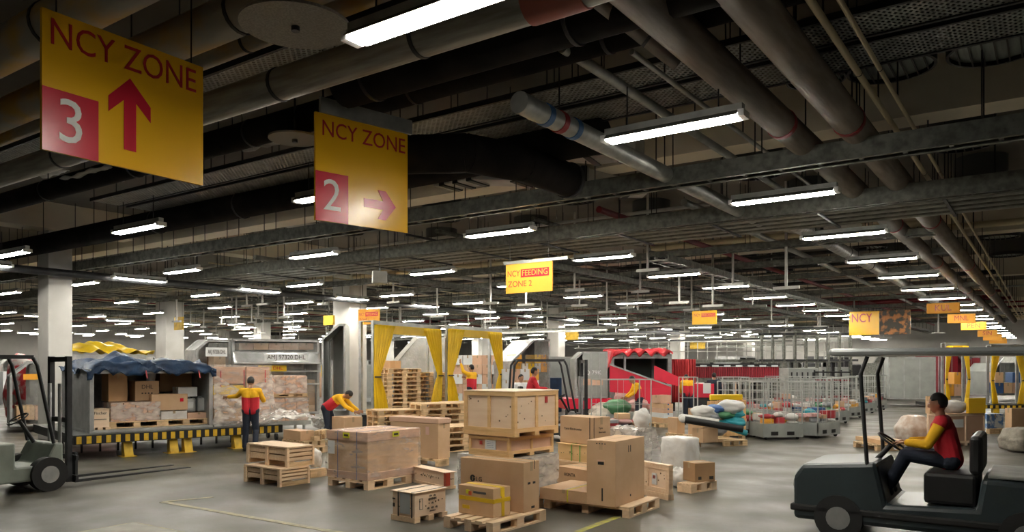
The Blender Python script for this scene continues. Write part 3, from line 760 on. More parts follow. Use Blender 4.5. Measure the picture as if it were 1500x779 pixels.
MB().box(-.0+.02-.03,.02+.03,-b/2,b/2,.355,.358).build('yellow_tape', tapeY, t)
decal(t, 'L', a, b, -.07, .285, .21, .028, mat('grey_print', (.10,.10,.10), .6), 'printed_bar', .003)
decal(t, 'L', a, b, .13, .28, .06, .05, labY, 'lime_label', .003); decal(t, 'L', a, b, .09, .265, .05, .05, mat('orange_label', (.8,.15,.05), .5), 'orange_label', .004)
decal(t, 'L', a, b, .16, .09, .12, .045, tapeY, 'yellow_tape', .003)
# small banded crate
t, a, b = crate('small wooden crate with two black bands in front of the script-printed crate', 607.5, 9.69, 572.5, 655.5, 52, 0, .385, foot=.07, mids=(0, 0), frame=False, mt=ply)
for cx in (b*.18, -b*.38): decal(t, 'L', a, b, cx, .225, .018, .32, black, 'black_band', .004); MB().box(-a/2-.004, a/2, cx-.009, cx+.009, .385, .389).build('black_band', black, t)
decal(t, 'L', a, b, -b*.1, .235, b*.42, .26, mat('silver_label', (.55,.58,.60), .35, .3), 'silver_label', .003)
decal(t, 'L', a, b, b*.37, .28, .05, .02, ink, 'printed_mark'); decal(t, 'L', a, b, b*.37, .2, .035, .05, ink, 'printed_mark')
for zz, sz, segs in ((.315, .022, (.06,.05)), (.275, .03, (.16,)), (.22, .024, (.05,)), (.16, .026, (.05,.06,.05)), (.12, .018, (.12,))):
    u = a*.05-sum(segs)/2-.01*len(segs)
    for k, sg_ in enumerate(segs):
        for q in range(int(sg_/.014)): decal(t, 'R', a, b, u+.007+q*.014, zz+.003*(q % 2), .008, sz*(1 if q % 3 else .7), ink, 'stencil_stroke')
        u += sg_+.02
m = MB(); 
for z0_, z1_, x0_, x1_ in ((.16,.30,-a*.36,-a*.35),(.16,.30,-a*.27,-a*.26),(.16,.165,-a*.36,-a*.26),(.295,.30,-a*.36,-a*.26)): m.box(x0_, x1_, -b/2-.002, -b/2+.001, z0_, z1_)
m.build('stencil_frame', ink, t)
# script crate
t, a, b = crate('wooden crate with red corner stripes and handwriting, behind the black-banded crate', 652, 12.35, 601, 668, 38, 0, .275, foot=.05, mids=(0,0), frame=False, mt=ply)
for cx in (b/2-.03, -b/2+.02): decal(t, 'L', a, b, cx, .16, .035, .21, mat('red_stripe', (.5,.07,.03), .6), 'red_stripe', .003)
decal(t, 'R', a, b, -a/2+.05, .16, .09, .21, MATS['red_stripe'], 'red_stripe', .003)
m = MB(); 
for i in range(34):
    u0 = -.20+.4*i/34; u1 = -.20+.4*(i+1)/34
    z_ = lambda u: .165+.022*sin(u*95)+.012*sin(u*41)
    m.bar((-a/2-.003, -u0, z_(u0)), (-a/2-.003, -u1, z_(u1)), .005, .003)
m.build('handwriting', ink, t)
# big wrapped pallet
pallet('wooden pallet under the large film-wrapped load', 539, 12.25, 480.5, 603, 54, mt=pine)
x, y, rz, a, b = fit(538.5, 12.28, 479.5, 614, 54)
t = thing('wrapped_load', 'large film-wrapped carton load with two lime labels and blue straps on a pallet', 'wrapped load', (x, y, .146), rz)
hh = .765
MB().box(-a/2+.01, a/2-.01, -b/2+.01, b/2-.01, 0, hh).build('carton_body', card, t, bevel=.008)
MB().box(-a/2-.01, a/2+.01, -b/2-.01, b/2+.01, hh-.14, hh+.01).build('lid', cardP, t, bevel=.01)
MB().box(-a/2-.008, a/2+.008, -b/2-.008, b/2+.008, .0, .12).build('bottom_tray', cardP, t, bevel=.008)
strapB = mat('blue_strap', (.12,.13,.30), .5)
for yy in (b*.22, -b*.25): 
    m = MB(); m.box(-a/2-.014, -a/2-.011, yy-.008, yy+.008, 0, hh+.012); m.box(-a/2-.014, a/2+.014, yy-.008, yy+.008, hh+.011, hh+.014); m.build('strap', strapB, t)
film_shell(t, a+.02, b+.02, .0, hh+.012, filmC, seed=5)
decal(t, 'L', a+.07, b, -.02, hh-.05, .15, .085, labY, 'lime_label', .004); decal(t, 'R', a, b+.07, 0, hh-.05, .15, .085, labY, 'lime_label', .004)
decal(t, 'L', a+.08, b, -.02, hh-.05, .10, .03, ink, 'label_print', .002); decal(t, 'R', a, b+.08, 0, hh-.05, .10, .03, ink, 'label_print', .002)
decal(t, 'L', a+.05, b, b*.37, .50, .17, .22, white, 'white_label', .003)
# tall lidded carton behind it
pallet('pallet under the tall lidded carton', 643, 15.1, 575, 658, 54)
x, y, rz, a, b = fit(642, 15.15, 572, 659, 54)
t, a, b = carton_at('tall lidded carton behind the large film-wrapped load', x, y, rz, a, b, .146, .72)
MB().box(-a/2-.02, a/2+.02, -b/2-.02, b/2+.02, .70, .80).build('lid', cardP, t, bevel=.008)
decal(t, 'L', a, b, -b*.28, .55, .09, .16, mat('pink_label', (.75,.5,.42), .6), 'label')
# stacked slatted crates
slat_crate('low slatted wooden crate on the floor under another slatted crate', 410, 12.58, 357.5, 453.5, 52, 0, .30)
slat_crate('slatted wooden crate stacked on the lower slatted crate', 421, 12.72, 361.5, 460, 52, .302, .34)
pallet('short pallet behind the stacked slatted crates', 455, 13.6, 449, 479, 54)
lump('wrapped_parcel', 'small knotted white plastic bundle on the pallet behind the slatted crates', 'parcel', P(462, 13.95, .146), (.12,.12,.18), wrapW, 3)
# stack of light crates on a white wrapped load
pallet('pallet under the white wrapped load that carries the plywood crates', 763, 10.42, 673, 818, 52)
wrapped('white film-wrapped load under the two plywood crates behind the LG carton', 763, 10.42, 671.5, 817, 52, .146, .575, inner=insul, fm=filmW, seed=3, cells=(3, 4, 4))
t, a, b = crate('long low plywood crate with a white label, between the big crate and the wrapped load', 746, 10.45, 686.5, 811, 50, .735, .285, foot=.045, mids=(1, 0), mt=cardP, bm=plyG, knots=False, bw=.045)
decal(t, 'L', a, b, -.03, .16, .19, .13, white, 'white_label', -.016); decal(t, 'L', a, b, .15, .18, .04, .05, mat('red_print', (.5,.05,.04), .6), 'red_print', -.016)
for k in range(4): decal(t, 'L', a, b, -.03, .20-.025*k, .13, .006, strapB, 'label_line', -.014)
t, a, b = crate('big pale plywood crate on top of the central stack', 754, 10.35, 679.5, 818, 50, 1.025, .625, foot=.055, mids=(1, 1), bw=.06, mt=ply, bm=plyG)
decal(t, 'R', a, b, a*.22, .49, .05, .09, mat('red_print', (.5,.05,.04), .6), 'red_print', -.016)
# tall carton and its pallet
pallet('long wooden pallet under the tall plain carton and the flat carton', 921.5, 10.02, 797, 966, 55, mt=pine)
t, a, b = carton('tall plain brown carton standing on the pallet, tallest of the front boxes', 901.6, 10.0, 859.3, 944, 56.5, .147, .86, tapem=card)
decal(t, 'L', a, b, -.0, .565, .09, .045, black, 'hand_hole'); decal(t, 'L', a, b, .0, .595, .11, .022, cardP, 'hand_flap', .006)
decal(t, 'L', a, b, -.02, .15, .022, .17, ink, 'printed_strip'); decal(t, 'R', a, b, -.06, .73, .02, .09, ink, 'printed_arrow'); decal(t, 'R', a, b, .0, .73, .02, .09, ink, 'printed_arrow')
for k in range(4): decal(t, 'L', a, b, .06-.04*k, .82, .02, .012, ink, 'printed_mark')
decal(t, 'R', a, b, .0, .10, .03, .03, ink, 'printed_mark')
t, a, b = carton('flat wide carton with a yellow strap lying beside the tall plain carton', 862, 10.22, 790.5, 905, 55, .147, .16, tapem=tapeC)
decal(t, 'L', a, b, -b*.08, .08, .018, .162, labY, 'strap', .004); MB().box(-a/2, a/2, -b*.08-.009, -b*.08+.009, .16, .163).build('strap', labY, t)
t, a, b = carton('low carton printed HONTA behind the tall plain carton', 866, 11.35, 816, 900, 40, 0, .44)
text('HONTA', .075, ink, t, (-a/2-.002, b*.12, .33), LF, 'printed_name', wide=.9)
pallet('pallet under the crate with green straps', 872, 12.5, 812, 905, 45)
t, a, b = carton('open-topped carton under the crate with green straps', 868, 12.55, 815, 905, 45, .146, .23)
t, a, b = crate('golden plywood crate with green straps, behind the HONTA carton', 860, 12.6, 815, 890, 40, .378, .30, foot=.02, mt=plyG, mids=(0,0), frame=False)
greenS = mat('green_strap', (.05,.35,.04), .4)
for cx in (.0, -.2): decal(t, 'L', a, b, cx, .16, .016, .28, greenS, 'green_strap', .004); MB().box(-a/2, a/2, cx-.008, cx+.008, .30, .303).build('green_strap', greenS, t)
t, a, b = carton('large carton printed with an electronics name, topmost behind the central crates', 868, 12.65, 820.5, 894, 42, .685, .45, cardD if False else card)
decal(t, 'L', a, b, -b*.42, .225, .014, .45, ink, 'black_tape', .003); decal(t, 'R', a, b, -a*.42, .225, .012, .45, ink, 'black_tape', .003)
text('Tyco Electronics', .06, ink, t, (-a/2-.003, b*.1, .24), LF, 'printed_name', maxw=b*.6)
text('Tyco', .05, ink, t, (-.02, -b/2-.003, .27), RF, 'printed_name'); text('Electronics', .04, ink, t, (.02, -b/2-.003, .20), RF, 'printed_name', maxw=a*.6)
# labelled crate
t, a, b = crate('pale wooden crate with a red and white label behind the tall plain carton', 979.5, 11.35, 925, 986, 30, 0, .52, foot=.09, mids=(0, 0), mt=ply, bm=pine)
decal(t, 'L', a, b, -b*.12, .28, .10, .17, white, 'white_label', -.014); decal(t, 'L', a, b, -b*.12, .31, .06, .05, MATS['red_print'], 'red_print', -.012)
m = MB(); m.box(-a/2-.012, -a/2, b*.02, b*.06, .16, .42); m.build('batten', pine, t)
# wrapped heap with netting, white wrapped block, small cartons pallet
pallet('pallet under the tall loosely wrapped heap', 930, 12.7, 888, 955, 50)
t, a, b = wrapped('tall load loosely swathed in clear and white film beside the electronics carton', 930, 12.75, 893, 954, 50, .146, .78, inner=wrapW, fm=filmW, cells=(2,2,3), seed=8)
fn = lambda u, v: ((u-.5)*(a+.3*(1-v)**2), (v-.5)*(b+.12), .80+.10*noise.noise(Vector((u*4, v*4, 0)))-.35*abs(2*u-1)**5)
MB().grid(20, 20, fn).build('draped_film', filmW, t, solid=.004)
lump('wrapped_parcel', 'round white-wrapped bundle atop the loosely wrapped heap', 'parcel', P(940, 13.0, .95), (.15,.14,.17), wrapW, 5)
pallet('pallet under the white wrapped block', 1000, 13.2, 962, 1028, 45)
x, y, rz, a, b = fit(1003, 13.2, 963, 1030, 40)
t = thing('wrapped_load', 'bulky block wrapped in crinkled white plastic behind the small cartons', 'wrapped load', (x, y, .146), rz)
m = MB()
def ff(n):
    q = max(abs(n.x), abs(n.y), abs(n.z)); return (1/q)**.85*(1+.05*noise.noise(n*5))
m.ball((0,0,.30), (a*.47,b*.47,.30), 44, 30, fn=ff); m.build('white_wrap', wrapW, t)
lump('wrapped_parcel', 'small white-wrapped parcel beside the bulky white block', 'parcel', P(993, 12.7, .0), (.16,.15,.17), wrapW, 9)
pallet('small pallet under the dark-edged brown carton, apart on the open floor', 1012.5, 11.96, 992, 1050, 40, mt=pine)
t, a, b = carton('dark-edged brown carton on the small pallet apart on the open floor', 1018, 12.15, 1000.5, 1047.5, 22, .147, .30, cardD)
decal(t, 'R', a, b, -.1, .06, .06, .05, ink, 'printed_mark'); decal(t, 'R', a, b, .12, .06, .08, .05, ink, 'printed_mark')
# ================================================================ BACKGROUND CARGO
class Fr:
    """a floor-plan frame: origin seen at px and distance Z, x axis turned al degrees away from the picture plane"""
    def __init__(s, px, Z, al):
        s.c, s.s = cos(rad(al)), sin(rad(al)); s.X, s.Z = (px-CX)/F*Z, Z; s.rz = YAW+rad(al)
    def cam(s, x, y): return s.X+x*s.c-y*s.s, s.Z+x*s.s+y*s.c
    def x(s, px, y=0):
        X0, Z0 = s.cam(0, y); k = (px-CX)/F; return (k*Z0-X0)/(s.c-k*s.s)
    def z(s, py, x, y=0): return H-(py-CY)/F*s.cam(x, y)[1]
    def w(s, x, y, z=0): return C(*s.cam(x, y), z)
    def face(s, p0, p1, yt, yb, y, d, z0=None):
        """box whose front spans p0..p1, yt..yb in the photo at local depth y -> centre x, y, width, depth, z0, height"""
        x0, x1 = s.x(p0, y), s.x(p1, y); xm = (x0+x1)/2; z1 = s.z(yt, xm, y); z0 = s.z(yb, xm, y) if z0 is None else z0
        c = s.w(xm, y+d/2); return c.x, c.y, s.rz, x1-x0, d, z0, max(.05, z1-z0)
def fcarton(fr, p0, p1, yt, yb, y, d, label, z0=None, mt=card, **k):
    x, yy, rz, a, b, z0, h = fr.face(p0, p1, yt, yb, y, d, z0)
    return carton_at(label, x, yy, rz, a, b, z0, h, mt, **k)[0], a, b, h

# ---- loading deck with striped edge ----
D = Fr(108, 16.05, 41.8); DZ = .53
Ld = D.x(414); Dd = 4.2
stripeM = {}
t = thing('loading_deck', 'low black steel loading deck with yellow-striped edge and yellow feet', 'loading deck', D.w(0, 0), D.rz)
MB().box(0, Ld, .02, Dd, DZ-.06, DZ).build('deck_plate', mat('deck_plate', (.16,.17,.16), .45, .5, col2=(.10,.105,.10), scale=4), t)
MB().box(0, Ld, 0, .03, DZ-.20, DZ-.01).build('edge_beam', black, t)
n = int(Ld/.19)
m = MB()
for i in range(n): m.box(.05+i*.19, .145+i*.19, -.004, .0, DZ-.185, DZ-.03)
m.build('edge_stripe', yellow, t)
MB().box(0, .03, 0, Dd, DZ-.2, DZ-.01).build('end_beam', black, t)
for px in (190, 257, 278, 351):
    x = D.x(px)
    if x > Ld-.1: continue
    m = MB(); m.prism([(.0,0),(.26,0),(.26,DZ-.2),(.12,DZ-.2)], x-.09, x+.09, ax='x'); m.v = [(a, b+.03, c) for a, b, c in m.v]
    m.build('foot', yellow, t, fixn=True)
    MB().box(x-.16, x+.16, .0, .36, 0, .012).build('foot_plate', yellow, t)
for k in range(12): MB().box(.1+k*Ld/12, .14+k*Ld/12, 1.6, 1.64, 0, DZ-.06).build('rear_leg', black, t)

def uld_at(label, x, y, rz, w, d, z0, h, name='cargo_container', chamfer=.0, panel=alu, open_front=True, post=.07, film_front=False, shelf=True, side='L', cat='cargo container'):
    """air cargo container; front faces local -y; chamfer cuts the upper corner on one side"""
    t = thing(name, label, cat, (x, y, z0), rz)
    fr = alu
    MB().box(-w/2, w/2, -d/2, d/2, 0, .06).build('base_plate', fr, t, bevel=.01)
    sg = -1 if side == 'L' else 1
    top = w/2-chamfer
    for s in (-1, 1):
        hh = h-chamfer*.9 if (chamfer and s == sg) else h
        for yy in (-d/2+post/2, d/2-post/2):
            MB().box(s*(w/2)-post*(s > 0), s*(w/2)+post*(s < 0), yy-post/2, yy+post/2, .06, hh).build('post', fr, t, bevel=.008)
        MB().box(s*w/2-.012-.01*s, s*w/2+.012-.01*s, -d/2+post, d/2-post, .06, hh).build('side_panel', panel, t)
    x0 = -w/2+(chamfer if sg < 0 else 0); x1 = w/2-(chamfer if sg > 0 else 0)
    for yy, nm in ((-d/2+post/2, 'front_rail'), (d/2-post/2, 'rear_rail')):
        m = MB(); m.box(x0, x1, yy-post/2, yy+post/2, h-post, h)
        if chamfer: m.bar((sg*(w/2-.03), yy, h-chamfer*.9), (sg*(w/2-chamfer), yy, h-.03), post)
        m.build(nm, fr, t)
    MB().box(x0, x1, -d/2, d/2, h-.012, h+.008).build('roof_panel', panel, t)
    if chamfer:
        m = MB(); m.prism([(sg*w/2, h-chamfer*.9),(sg*(w/2-chamfer), h),(sg*(w/2-chamfer), h-.02),(sg*(w/2-.02), h-chamfer*.9)], -d/2+.03, d/2-.03); m.build('sloped_panel', panel, t, fixn=True)
    m = MB(); m.box(x0, x1, d/2-.02, d/2-.005, .06, h-.02); m.build('back_panel', panel, t)
    if film_front:
        m = MB(); m.grid(16, 12, lambda u, v: (x0+(x1-x0)*u, -d/2-.01+.02*noise.noise(Vector((u*8, v*6, w))), .1+(h-.2)*v)); m.build('clear_sheet', filmT, t)
    if not open_front:
        MB().box(x0, x1, -d/2, -d/2+.02, .06, h-.05).build('front_panel', panel, t)
        for i in range(1, 3): MB().box(x0+(x1-x0)*i/3-.02, x0+(x1-x0)*i/3+.02, -d/2-.015, -d/2, .06, h-.05).build('stiffener', fr, t)
    return t
def uld(fr, p0, p1, yt, y, d, label, z0, **k):
    x0, x1 = fr.x(p0, y), fr.x(p1, y); xm = (x0+x1)/2; h = fr.z(yt, xm, y)-z0; c = fr.w(xm, y+d/2)
    return uld_at(label, c.x, c.y, fr.rz, x1-x0, d, z0, h, **k), x1-x0, h
# container under the blue tarpaulin
t, w, h = uld(D, 131, 312, 541, .25, 2.6, 'open grey cargo container on the striped deck, topped by a blue tarpaulin', DZ, panel=alu, post=.09)
c = D.w((D.x(131,.25)+D.x(312,.25))/2, .25+1.3, DZ+h)
tb = thing('tarpaulin', 'rumpled blue tarpaulin draped over the open container on the deck', 'tarpaulin', c, D.rz)
def tf(u, v):
    x = (u-.5)*(w+.12); y = -1.36+v*2.7
    n = noise.noise(Vector((x*1.7, y*1.7, 1)))*.14+abs(noise.noise(Vector((x*3.4+y*3, y*1.2-x*1.5, 5))))*.16
    z = .09+n+.10*sin(pi*u)*sin(pi*min(1, v*1.4))+(.16 if .15 < u < .45 and .2 < v < .5 else 0)*max(0, 1-abs(u-.3)/.12)
    if v < .14: z -= (.14-v)/.14*(.24+.05*noise.noise(Vector((u*5,0,2)))+.012*sin(u*47)); y = -1.36-.03*noise.noise(Vector((u*14,v*20,3)))
    if u < .05 or u > .95: z -= .12
    return (x, y, z)
MB().grid(60, 40, tf).build('sheet', tarpB, tb, solid=.008)
for px in (.42, .86): 
    MB().bar(((px-.5)*w, -1.41, -.02), ((px-.49)*w, -1.42, -.20), .025).build('red_white_cord', mat('red_cord', (.6,.12,.14), .6), tb)
# contents
z1 = DZ+.062
pallet_at('pallet under the shrink-wrapped lumpy load inside the tarpaulin-covered container', *D.w(D.x(200,.6), .95).xy, D.rz, 1.15, .8, z1)
pallet_at('pallet under the canisters inside the tarpaulin-covered container', *D.w(D.x(272,.6), .95).xy, D.rz, 1.1, .8, z1)
fr_ = D
x, yy, rz, a, b, z0, hh = D.face(132, 162, 599, 630, .42, .5, z1)
t = crate_at('small pale crate with black printing at the post of the tarpaulin-covered container', x, yy, rz, a, b, z1, hh, foot=.05, mids=(0,0), frame=False, knots=False, mt=ply)
text('Fischer', .09, ink, t, (0, -b/2-.003, hh*.80), RF, 'printed_name', maxw=a*.7); decal(t, 'R', a, b, 0, hh*.5, a*.6, .012, ink, 'printed_line')
x, yy, rz, a, b, z0, hh = D.face(163, 234, 589, 621, .62, .7, z1+.145)
t = wrapped_at('lumpy film-wrapped load of cartons inside the tarpaulin-covered container', x, yy, rz, a, b, z1+.145, hh, inner=cardP, fm=filmW, cells=(4,2,3), seed=11)
fcarton(D, 236, 274, 602, 621, .62, .7, 'white-wrapped flat carton on the second pallet of the tarpaulin-covered container', z1+.145, wrapW)
fcarton(D, 275, 308, 604, 620, .62, .6, 'low pink carton under the two canisters', z1+.145, cardP)
xx, yy, zz_ = D.x(204,.7), .7, 0
tt = D.z(589, D.x(200,.62), .62)
t, a, b, hh = fcarton(D, 198, 233, 558, 584, .85, .5, 'carton printed DHL standing above the lumpy wrapped load', tt+.02)
text('DHL', .13, ink, t, (0, -b/2-.003, hh*.70), RF, 'printed_name', maxw=a*.6); [decal(t, 'R', a, b, -a*.2+k*a*.13, hh*.38, a*.07, .03, ink, 'printed_mark') for k in range(4)]
fcarton(D, 159, 187, 546, 588, .9, .6, 'tall carton with a yellow mark at the back of the tarpaulin-covered container', tt+.02, cardD)
z2 = z1+.145+ (D.z(602, D.x(255,.62), .62)-(z1+.145))
t, a, b, hh = fcarton(D, 222, 275, 577, 600, .66, .55, 'brown carton with a red sticker above the white-wrapped flat carton', z2+.02)
decal(t, 'R', a, b, a*.33, hh*.62, .08, .08, signR, 'red_sticker')
fcarton(D, 234, 281, 540, 575, 1.5, .7, 'large carton at the back corner of the tarpaulin-covered container', z2+.02+hh+.03, cardD)
z3 = D.z(604, D.x(290,.62), .62)
canM = mat('canister_plastic', (.55,.58,.58), .3, trans=.3)
for i, (p0, p1) in enumerate(((274, 289), (291, 307))):
    x0, x1 = D.x(p0,.7), D.x(p1,.7); c = D.w((x0+x1)/2, .9, z3+.01); ww = x1-x0
    t = thing('canister', ['clear plastic canister with a white label, nearer the red-stickered carton','clear plastic canister with a black cap by the container post'][i], 'canister', c, D.rz)
    hc = .33
    MB().box(-ww/2, ww/2, -.14, .14, 0, hc).build('canister_body', canM, t, bevel=.04)
    MB().tube((ww*.2,0,hc), (ww*.2,0,hc+.035), .03, 12).build('cap', black, t); MB().path([(-ww*.35,0,hc-.02),(-ww*.25,0,hc+.03),(0,0,hc+.03),(.02,0,hc-.02)], .012, 6).build('handle', canM, t)
    if i == 0: MB().box(-ww*.35, ww*.2, -.143, -.14, .1, .24).build('label', white, t)
x0 = D.x(274, .8)
fcarton(D, 261, 289, 567, 580, .75, .4, 'white box on top of the canister with the white label', z3+.38, white)
t = thing('bucket', 'small white bucket on the DHL carton inside the container', 'bucket', D.w(D.x(221,1.1), 1.1, tt+.02+.42), D.rz)
MB().tube((0,0,0), (0,0,.20), .085, 20, 0, .11).build('bucket_body', white, t); MB().tube((0,0,.195),(0,0,.21),.118,20).build('rim', white, t)
# film-wrapped cargo beside it
x, yy, rz, a, b, z0, hh = D.face(318, 352, 541, 627, .35, 1.5, DZ)
pk = Fr(316, D.cam(D.x(316,.35), .35)[1], 41.8)
t = thing('cargo_pallet', 'built-up air cargo load in torn film with red-lined pink boards, beside the open container', 'cargo load', D.w(D.x(357,.35), 1.05, DZ), D.rz)
a = D.x(399,.35)-D.x(315,.35); hh = D.z(538, D.x(357,.35), .35)-DZ
MB().box(-a/2, a/2, -.7, .7, 0, .05).build('base_plate', alu, t)
for (u0,u1,v0,v1,mt) in ((.0,.55,.68,.98,cardP),(.58,1.0,.0,.98,cardP),(.0,.55,.50,.66,tapeY),(.0,.55,.30,.5,card),(.03,.55,.04,.29,card)):
    MB().box(-a/2+a*u0, -a/2+a*u1-.01, -.62+.04*u0, .6, .055+hh*v0, .055+hh*v1-.01).build('stacked_boxes', mt, t, bevel=.008)
for u in (.12, .52, .9): MB().box(-a/2+a*u, -a/2+a*u+.02, -.635, -.62, .055+hh*.62, hh*.95).build('red_line', signR, t)
def fw(u, v):
    x = (u-.5)*(a+.14*(1-v)); n = noise.noise(Vector((u*6, v*6, 2))); return (x, -.72-.16*(1-v)**2*(1+n)-.03*n, .02+v*hh*(.55+.25*abs(u-.5)*2*1.3))
MB().grid(30, 24, fw).build('torn_film', filmW, t); film_shell(t, a, 1.3, .06, hh+.06, filmC, seed=9)
fs = D.w(D.x(430,.2), .2, .02)
t = thing('plastic_sheet', 'crumpled translucent sheet trailing off the end of the striped deck', 'plastic sheet', D.w(D.x(405,.1), .0, 0), D.rz)
MB().grid(30, 14, lambda u, v: (-.9+u*2.3, -.35+v*.8, max(.02, DZ+.03+.30*sin(pi*u)*(.5+.5*v)+.10*noise.noise(Vector((u*9, v*5, 0)))) if u < .9 else .3+.1*v)).build('sheet', filmW, t, solid=.004)
x, yy, rz, a, b, z0, hh = D.face(401, 451, 580, 617, .7, .9, DZ)
g0 = Fr(401, 20.5, 35)
x, yy, rz, a, b, z0, hh = g0.face(401, 452, 582, 616, 0, .9)
t = thing('low_trolley', 'grey low trolley under the two stacked wrapped bundles', 'trolley', (x, yy, 0), rz)
MB().box(-a/2-.05, a/2+.05, -.5, .5, z0-.12, z0-.005).build('platform', tubP, t)
for sx in (-1,1):
    for sy in (-1,1): MB().tube((sx*a*.4-.03, sy*.35, .09), (sx*a*.4+.03, sy*.35, .09), .09, 14).build('wheel', rubber, t); MB().box(sx*a*.4-.03, sx*a*.4+.03, sy*.35-.03, sy*.35+.03, .15, z0-.12).build('fork', alu, t)
wrapped_at('lower film-wrapped bundle of cartons beside the torn film load', x, yy, rz, a, .85, z0, hh*.98, inner=cardP, fm=filmW, cells=(3,2,3), seed=21)
x, yy, rz, a, b, z0b, hb = g0.face(402, 451, 554, 580, 0, .9)
pallet_at('pallet between the two stacked wrapped bundles', x, yy, rz, a, .85, z0+hh+.01, h=.09)
wrapped_at('upper film-wrapped bundle of cartons beside the torn film load', x, yy, rz, a*.97, .82, z0+hh+.105, hb, inner=cardP, fm=filmW, cells=(3,2,2), seed=22)
# boards and blocks behind the slatted crates
pallet('upper pallet of the pair behind the slatted crates', 445, 17.2, 413, 477, 50, .15)
pallet('lower pallet of the pair behind the slatted crates', 447, 17.2, 414, 480, 52)
t, a_, b_ = carton('open brown carton on the pallets behind the slatted crates', 440, 17.3, 415, 460, 48, .295, .22)
r4 = random.Random(5)
for i in range(6):
    p = P(462+i*3, 17.5+.1*i, .296+.11*(i%2)); t = thing('wood_block', 'loose timber offcut on the pallets behind the slatted crates', 'timber block', p, r4.uniform(0,3), 'timber offcuts on the pallets')
    MB().box(-.12,.12,-.05,.05,0,.10).build('block', pineX, t, bevel=.005)
# carton the stooping worker leans on, on pallets
pallet('pallet under the carton beside the stooping worker', 505, 18.6, 478, 535, 45)
carton('brown carton the stooping worker reaches into', 504, 18.7, 486, 531, 40, .146, .58)
pallet('stack-top pallet behind the stooping worker', 548, 21.5, 528, 575, 50)
# ---- containers behind ----
A2 = Fr(285, 22.0, 40)
def fill(fr, p0, p1, yt, yb, y, d, n, m_, lab, grp, mats_, seed):
    r = random.Random(seed)
    for i in range(n):
        for j in range(m_):
            q0 = p0+(p1-p0)*i/n; q1 = p0+(p1-p0)*(i+1)/n-.6; a0 = yb+(yt-yb)*j/m_; a1 = yb+(yt-yb)*(j+1)/m_+.3
            if j == m_-1 and r.random() < .3: continue
            x, yy, rz, a, b, z0, h = fr.face(q0, q1, a1, a0, y+r.uniform(0,.15), d)
            carton_at(lab, x, yy, rz, a, b, z0, h, r.choice(mats_), grp)
t, w, h = uld(A2, 287, 338, 497, 0, 1.0, 'tall cargo container behind the blue tarpaulin, white number plate near its top', .5, chamfer=.35, film_front=True, side='L')
MB().box(-w*.33, w*.28, -.82, -.80, h-.50, h-.24).build('number_plate', white, t); text('AKJ 97206 DHL', .17, ink, t, (-w*.02, -.825, h-.37), RF, 'number', maxw=w*.5)
fill(A2, 295, 350, 520, 600, .25, 1.0, 3, 4, 'carton behind the clear sheet of the container by the blue tarpaulin', 'cartons behind the clear sheet of the smaller container', (card, cardP, cardD), 4)
A3 = Fr(340, 22.6, 30)
t, w, h = uld(A3, 340, 468, 497, 0, 1.6, 'wide cargo container with a sloping foil front lettered AMJ 97320 DHL', .5, film_front=True, post=.07)
zt = A3.z(515, w/2, 0)-.5; zb = A3.z(533, w/2, 0)-.5
m = MB(); m.grid(20, 5, lambda u, v: ((u-.5)*w*.99, -.83-.25*(1-v)+.015*noise.noise(Vector((u*9, v*4, 3))), zb+(zt-zb)*v)); m.build('foil_front', mat('foil', (.62,.63,.63), .25, .6, col2=(.45,.46,.46), scale=4, bump=.3), t, solid=.01)
MB().box(-w*.16, w*.34, -1.01, -1.0, zb+.10, zb+.30).build('number_plate', white, t); text('AMJ 97320 DHL', .19, ink, t, (w*.09, -1.012, zb+.20), RF, 'number', maxw=w*.44)
MB().box(-w*.22, w*.10, -.90, -.88, zb-.22, zb-.04).build('yellow_label', tapeY, t); text('DHL', .15, signR, t, (w*.0, -.905, zb-.13), RF, 'label_print', maxw=w*.18)
m = MB(); m.box(-w/2, w/2, -.84, -.78, zb-.25, zb-.20); m.box(-w/2, w/2, -.84, -.78, .9, .95); m.build('cross_rail', alu, t)
fill(A3, 350, 460, 502, 512, .2, 1.0, 5, 1, 'carton showing above the foil front of the wide container', 'cartons above the foil front', (card, cardP), 6)
fill(A3, 348, 462, 537, 612, .25, 1.0, 5, 4, 'carton behind the rails of the wide foil-fronted container', 'cartons behind the rails of the wide container', (card, cardP, cardD), 7)
# left end: containers beyond the first column
A4 = Fr(8, 22.5, 36)
t, w, h = uld(A4, 14, 102, 529, 0, 1.5, 'grey cargo container with an orange label beyond the nearest white column', .18, chamfer=.5, side='L', panel=alu, film_front=True)
MB().box(-w*.28, -w*.02, -.78, -.77, h-.55, h-.38).build('orange_label', signO, t)
fill(A4, 24, 106, 573, 615, .2, .9, 3, 2, 'carton inside the orange-labelled container', 'cartons inside the orange-labelled container', (cardP, card), 8)
A5 = Fr(105, 25.5, 38)
t, w, h = uld(A5, 105, 214, 520, 0, 2, 'container with yellow tarpaulin behind the blue tarpaulin', .4, open_front=False)
t = thing('tarpaulin', 'twisted yellow tarpaulin along the container roof behind the blue one', 'tarpaulin', A5.w(w/2, .2, .4+h), A5.rz)
MB().grid(60, 24, lambda u, v: ((u-.5)*(w+.5), -.35+v*1.5, .12+.32*sin(pi*min(1,u*1.1+.05))*sin(pi*v)+.10*noise.noise(Vector((u*9+v*4, v*6, 0)))-.05*sin(u*30+v*12))).build('sheet', tarpY, t, solid=.01)
lump('wrapped_load', 'rounded pink load beside the nearest white column, below the yellow tarpaulin', 'wrapped load', A5.w(.45, -1.3, 0), (.75,.6,1.13), mat('pink_wrap', (.62,.36,.33), .5, bump=.3), 12)
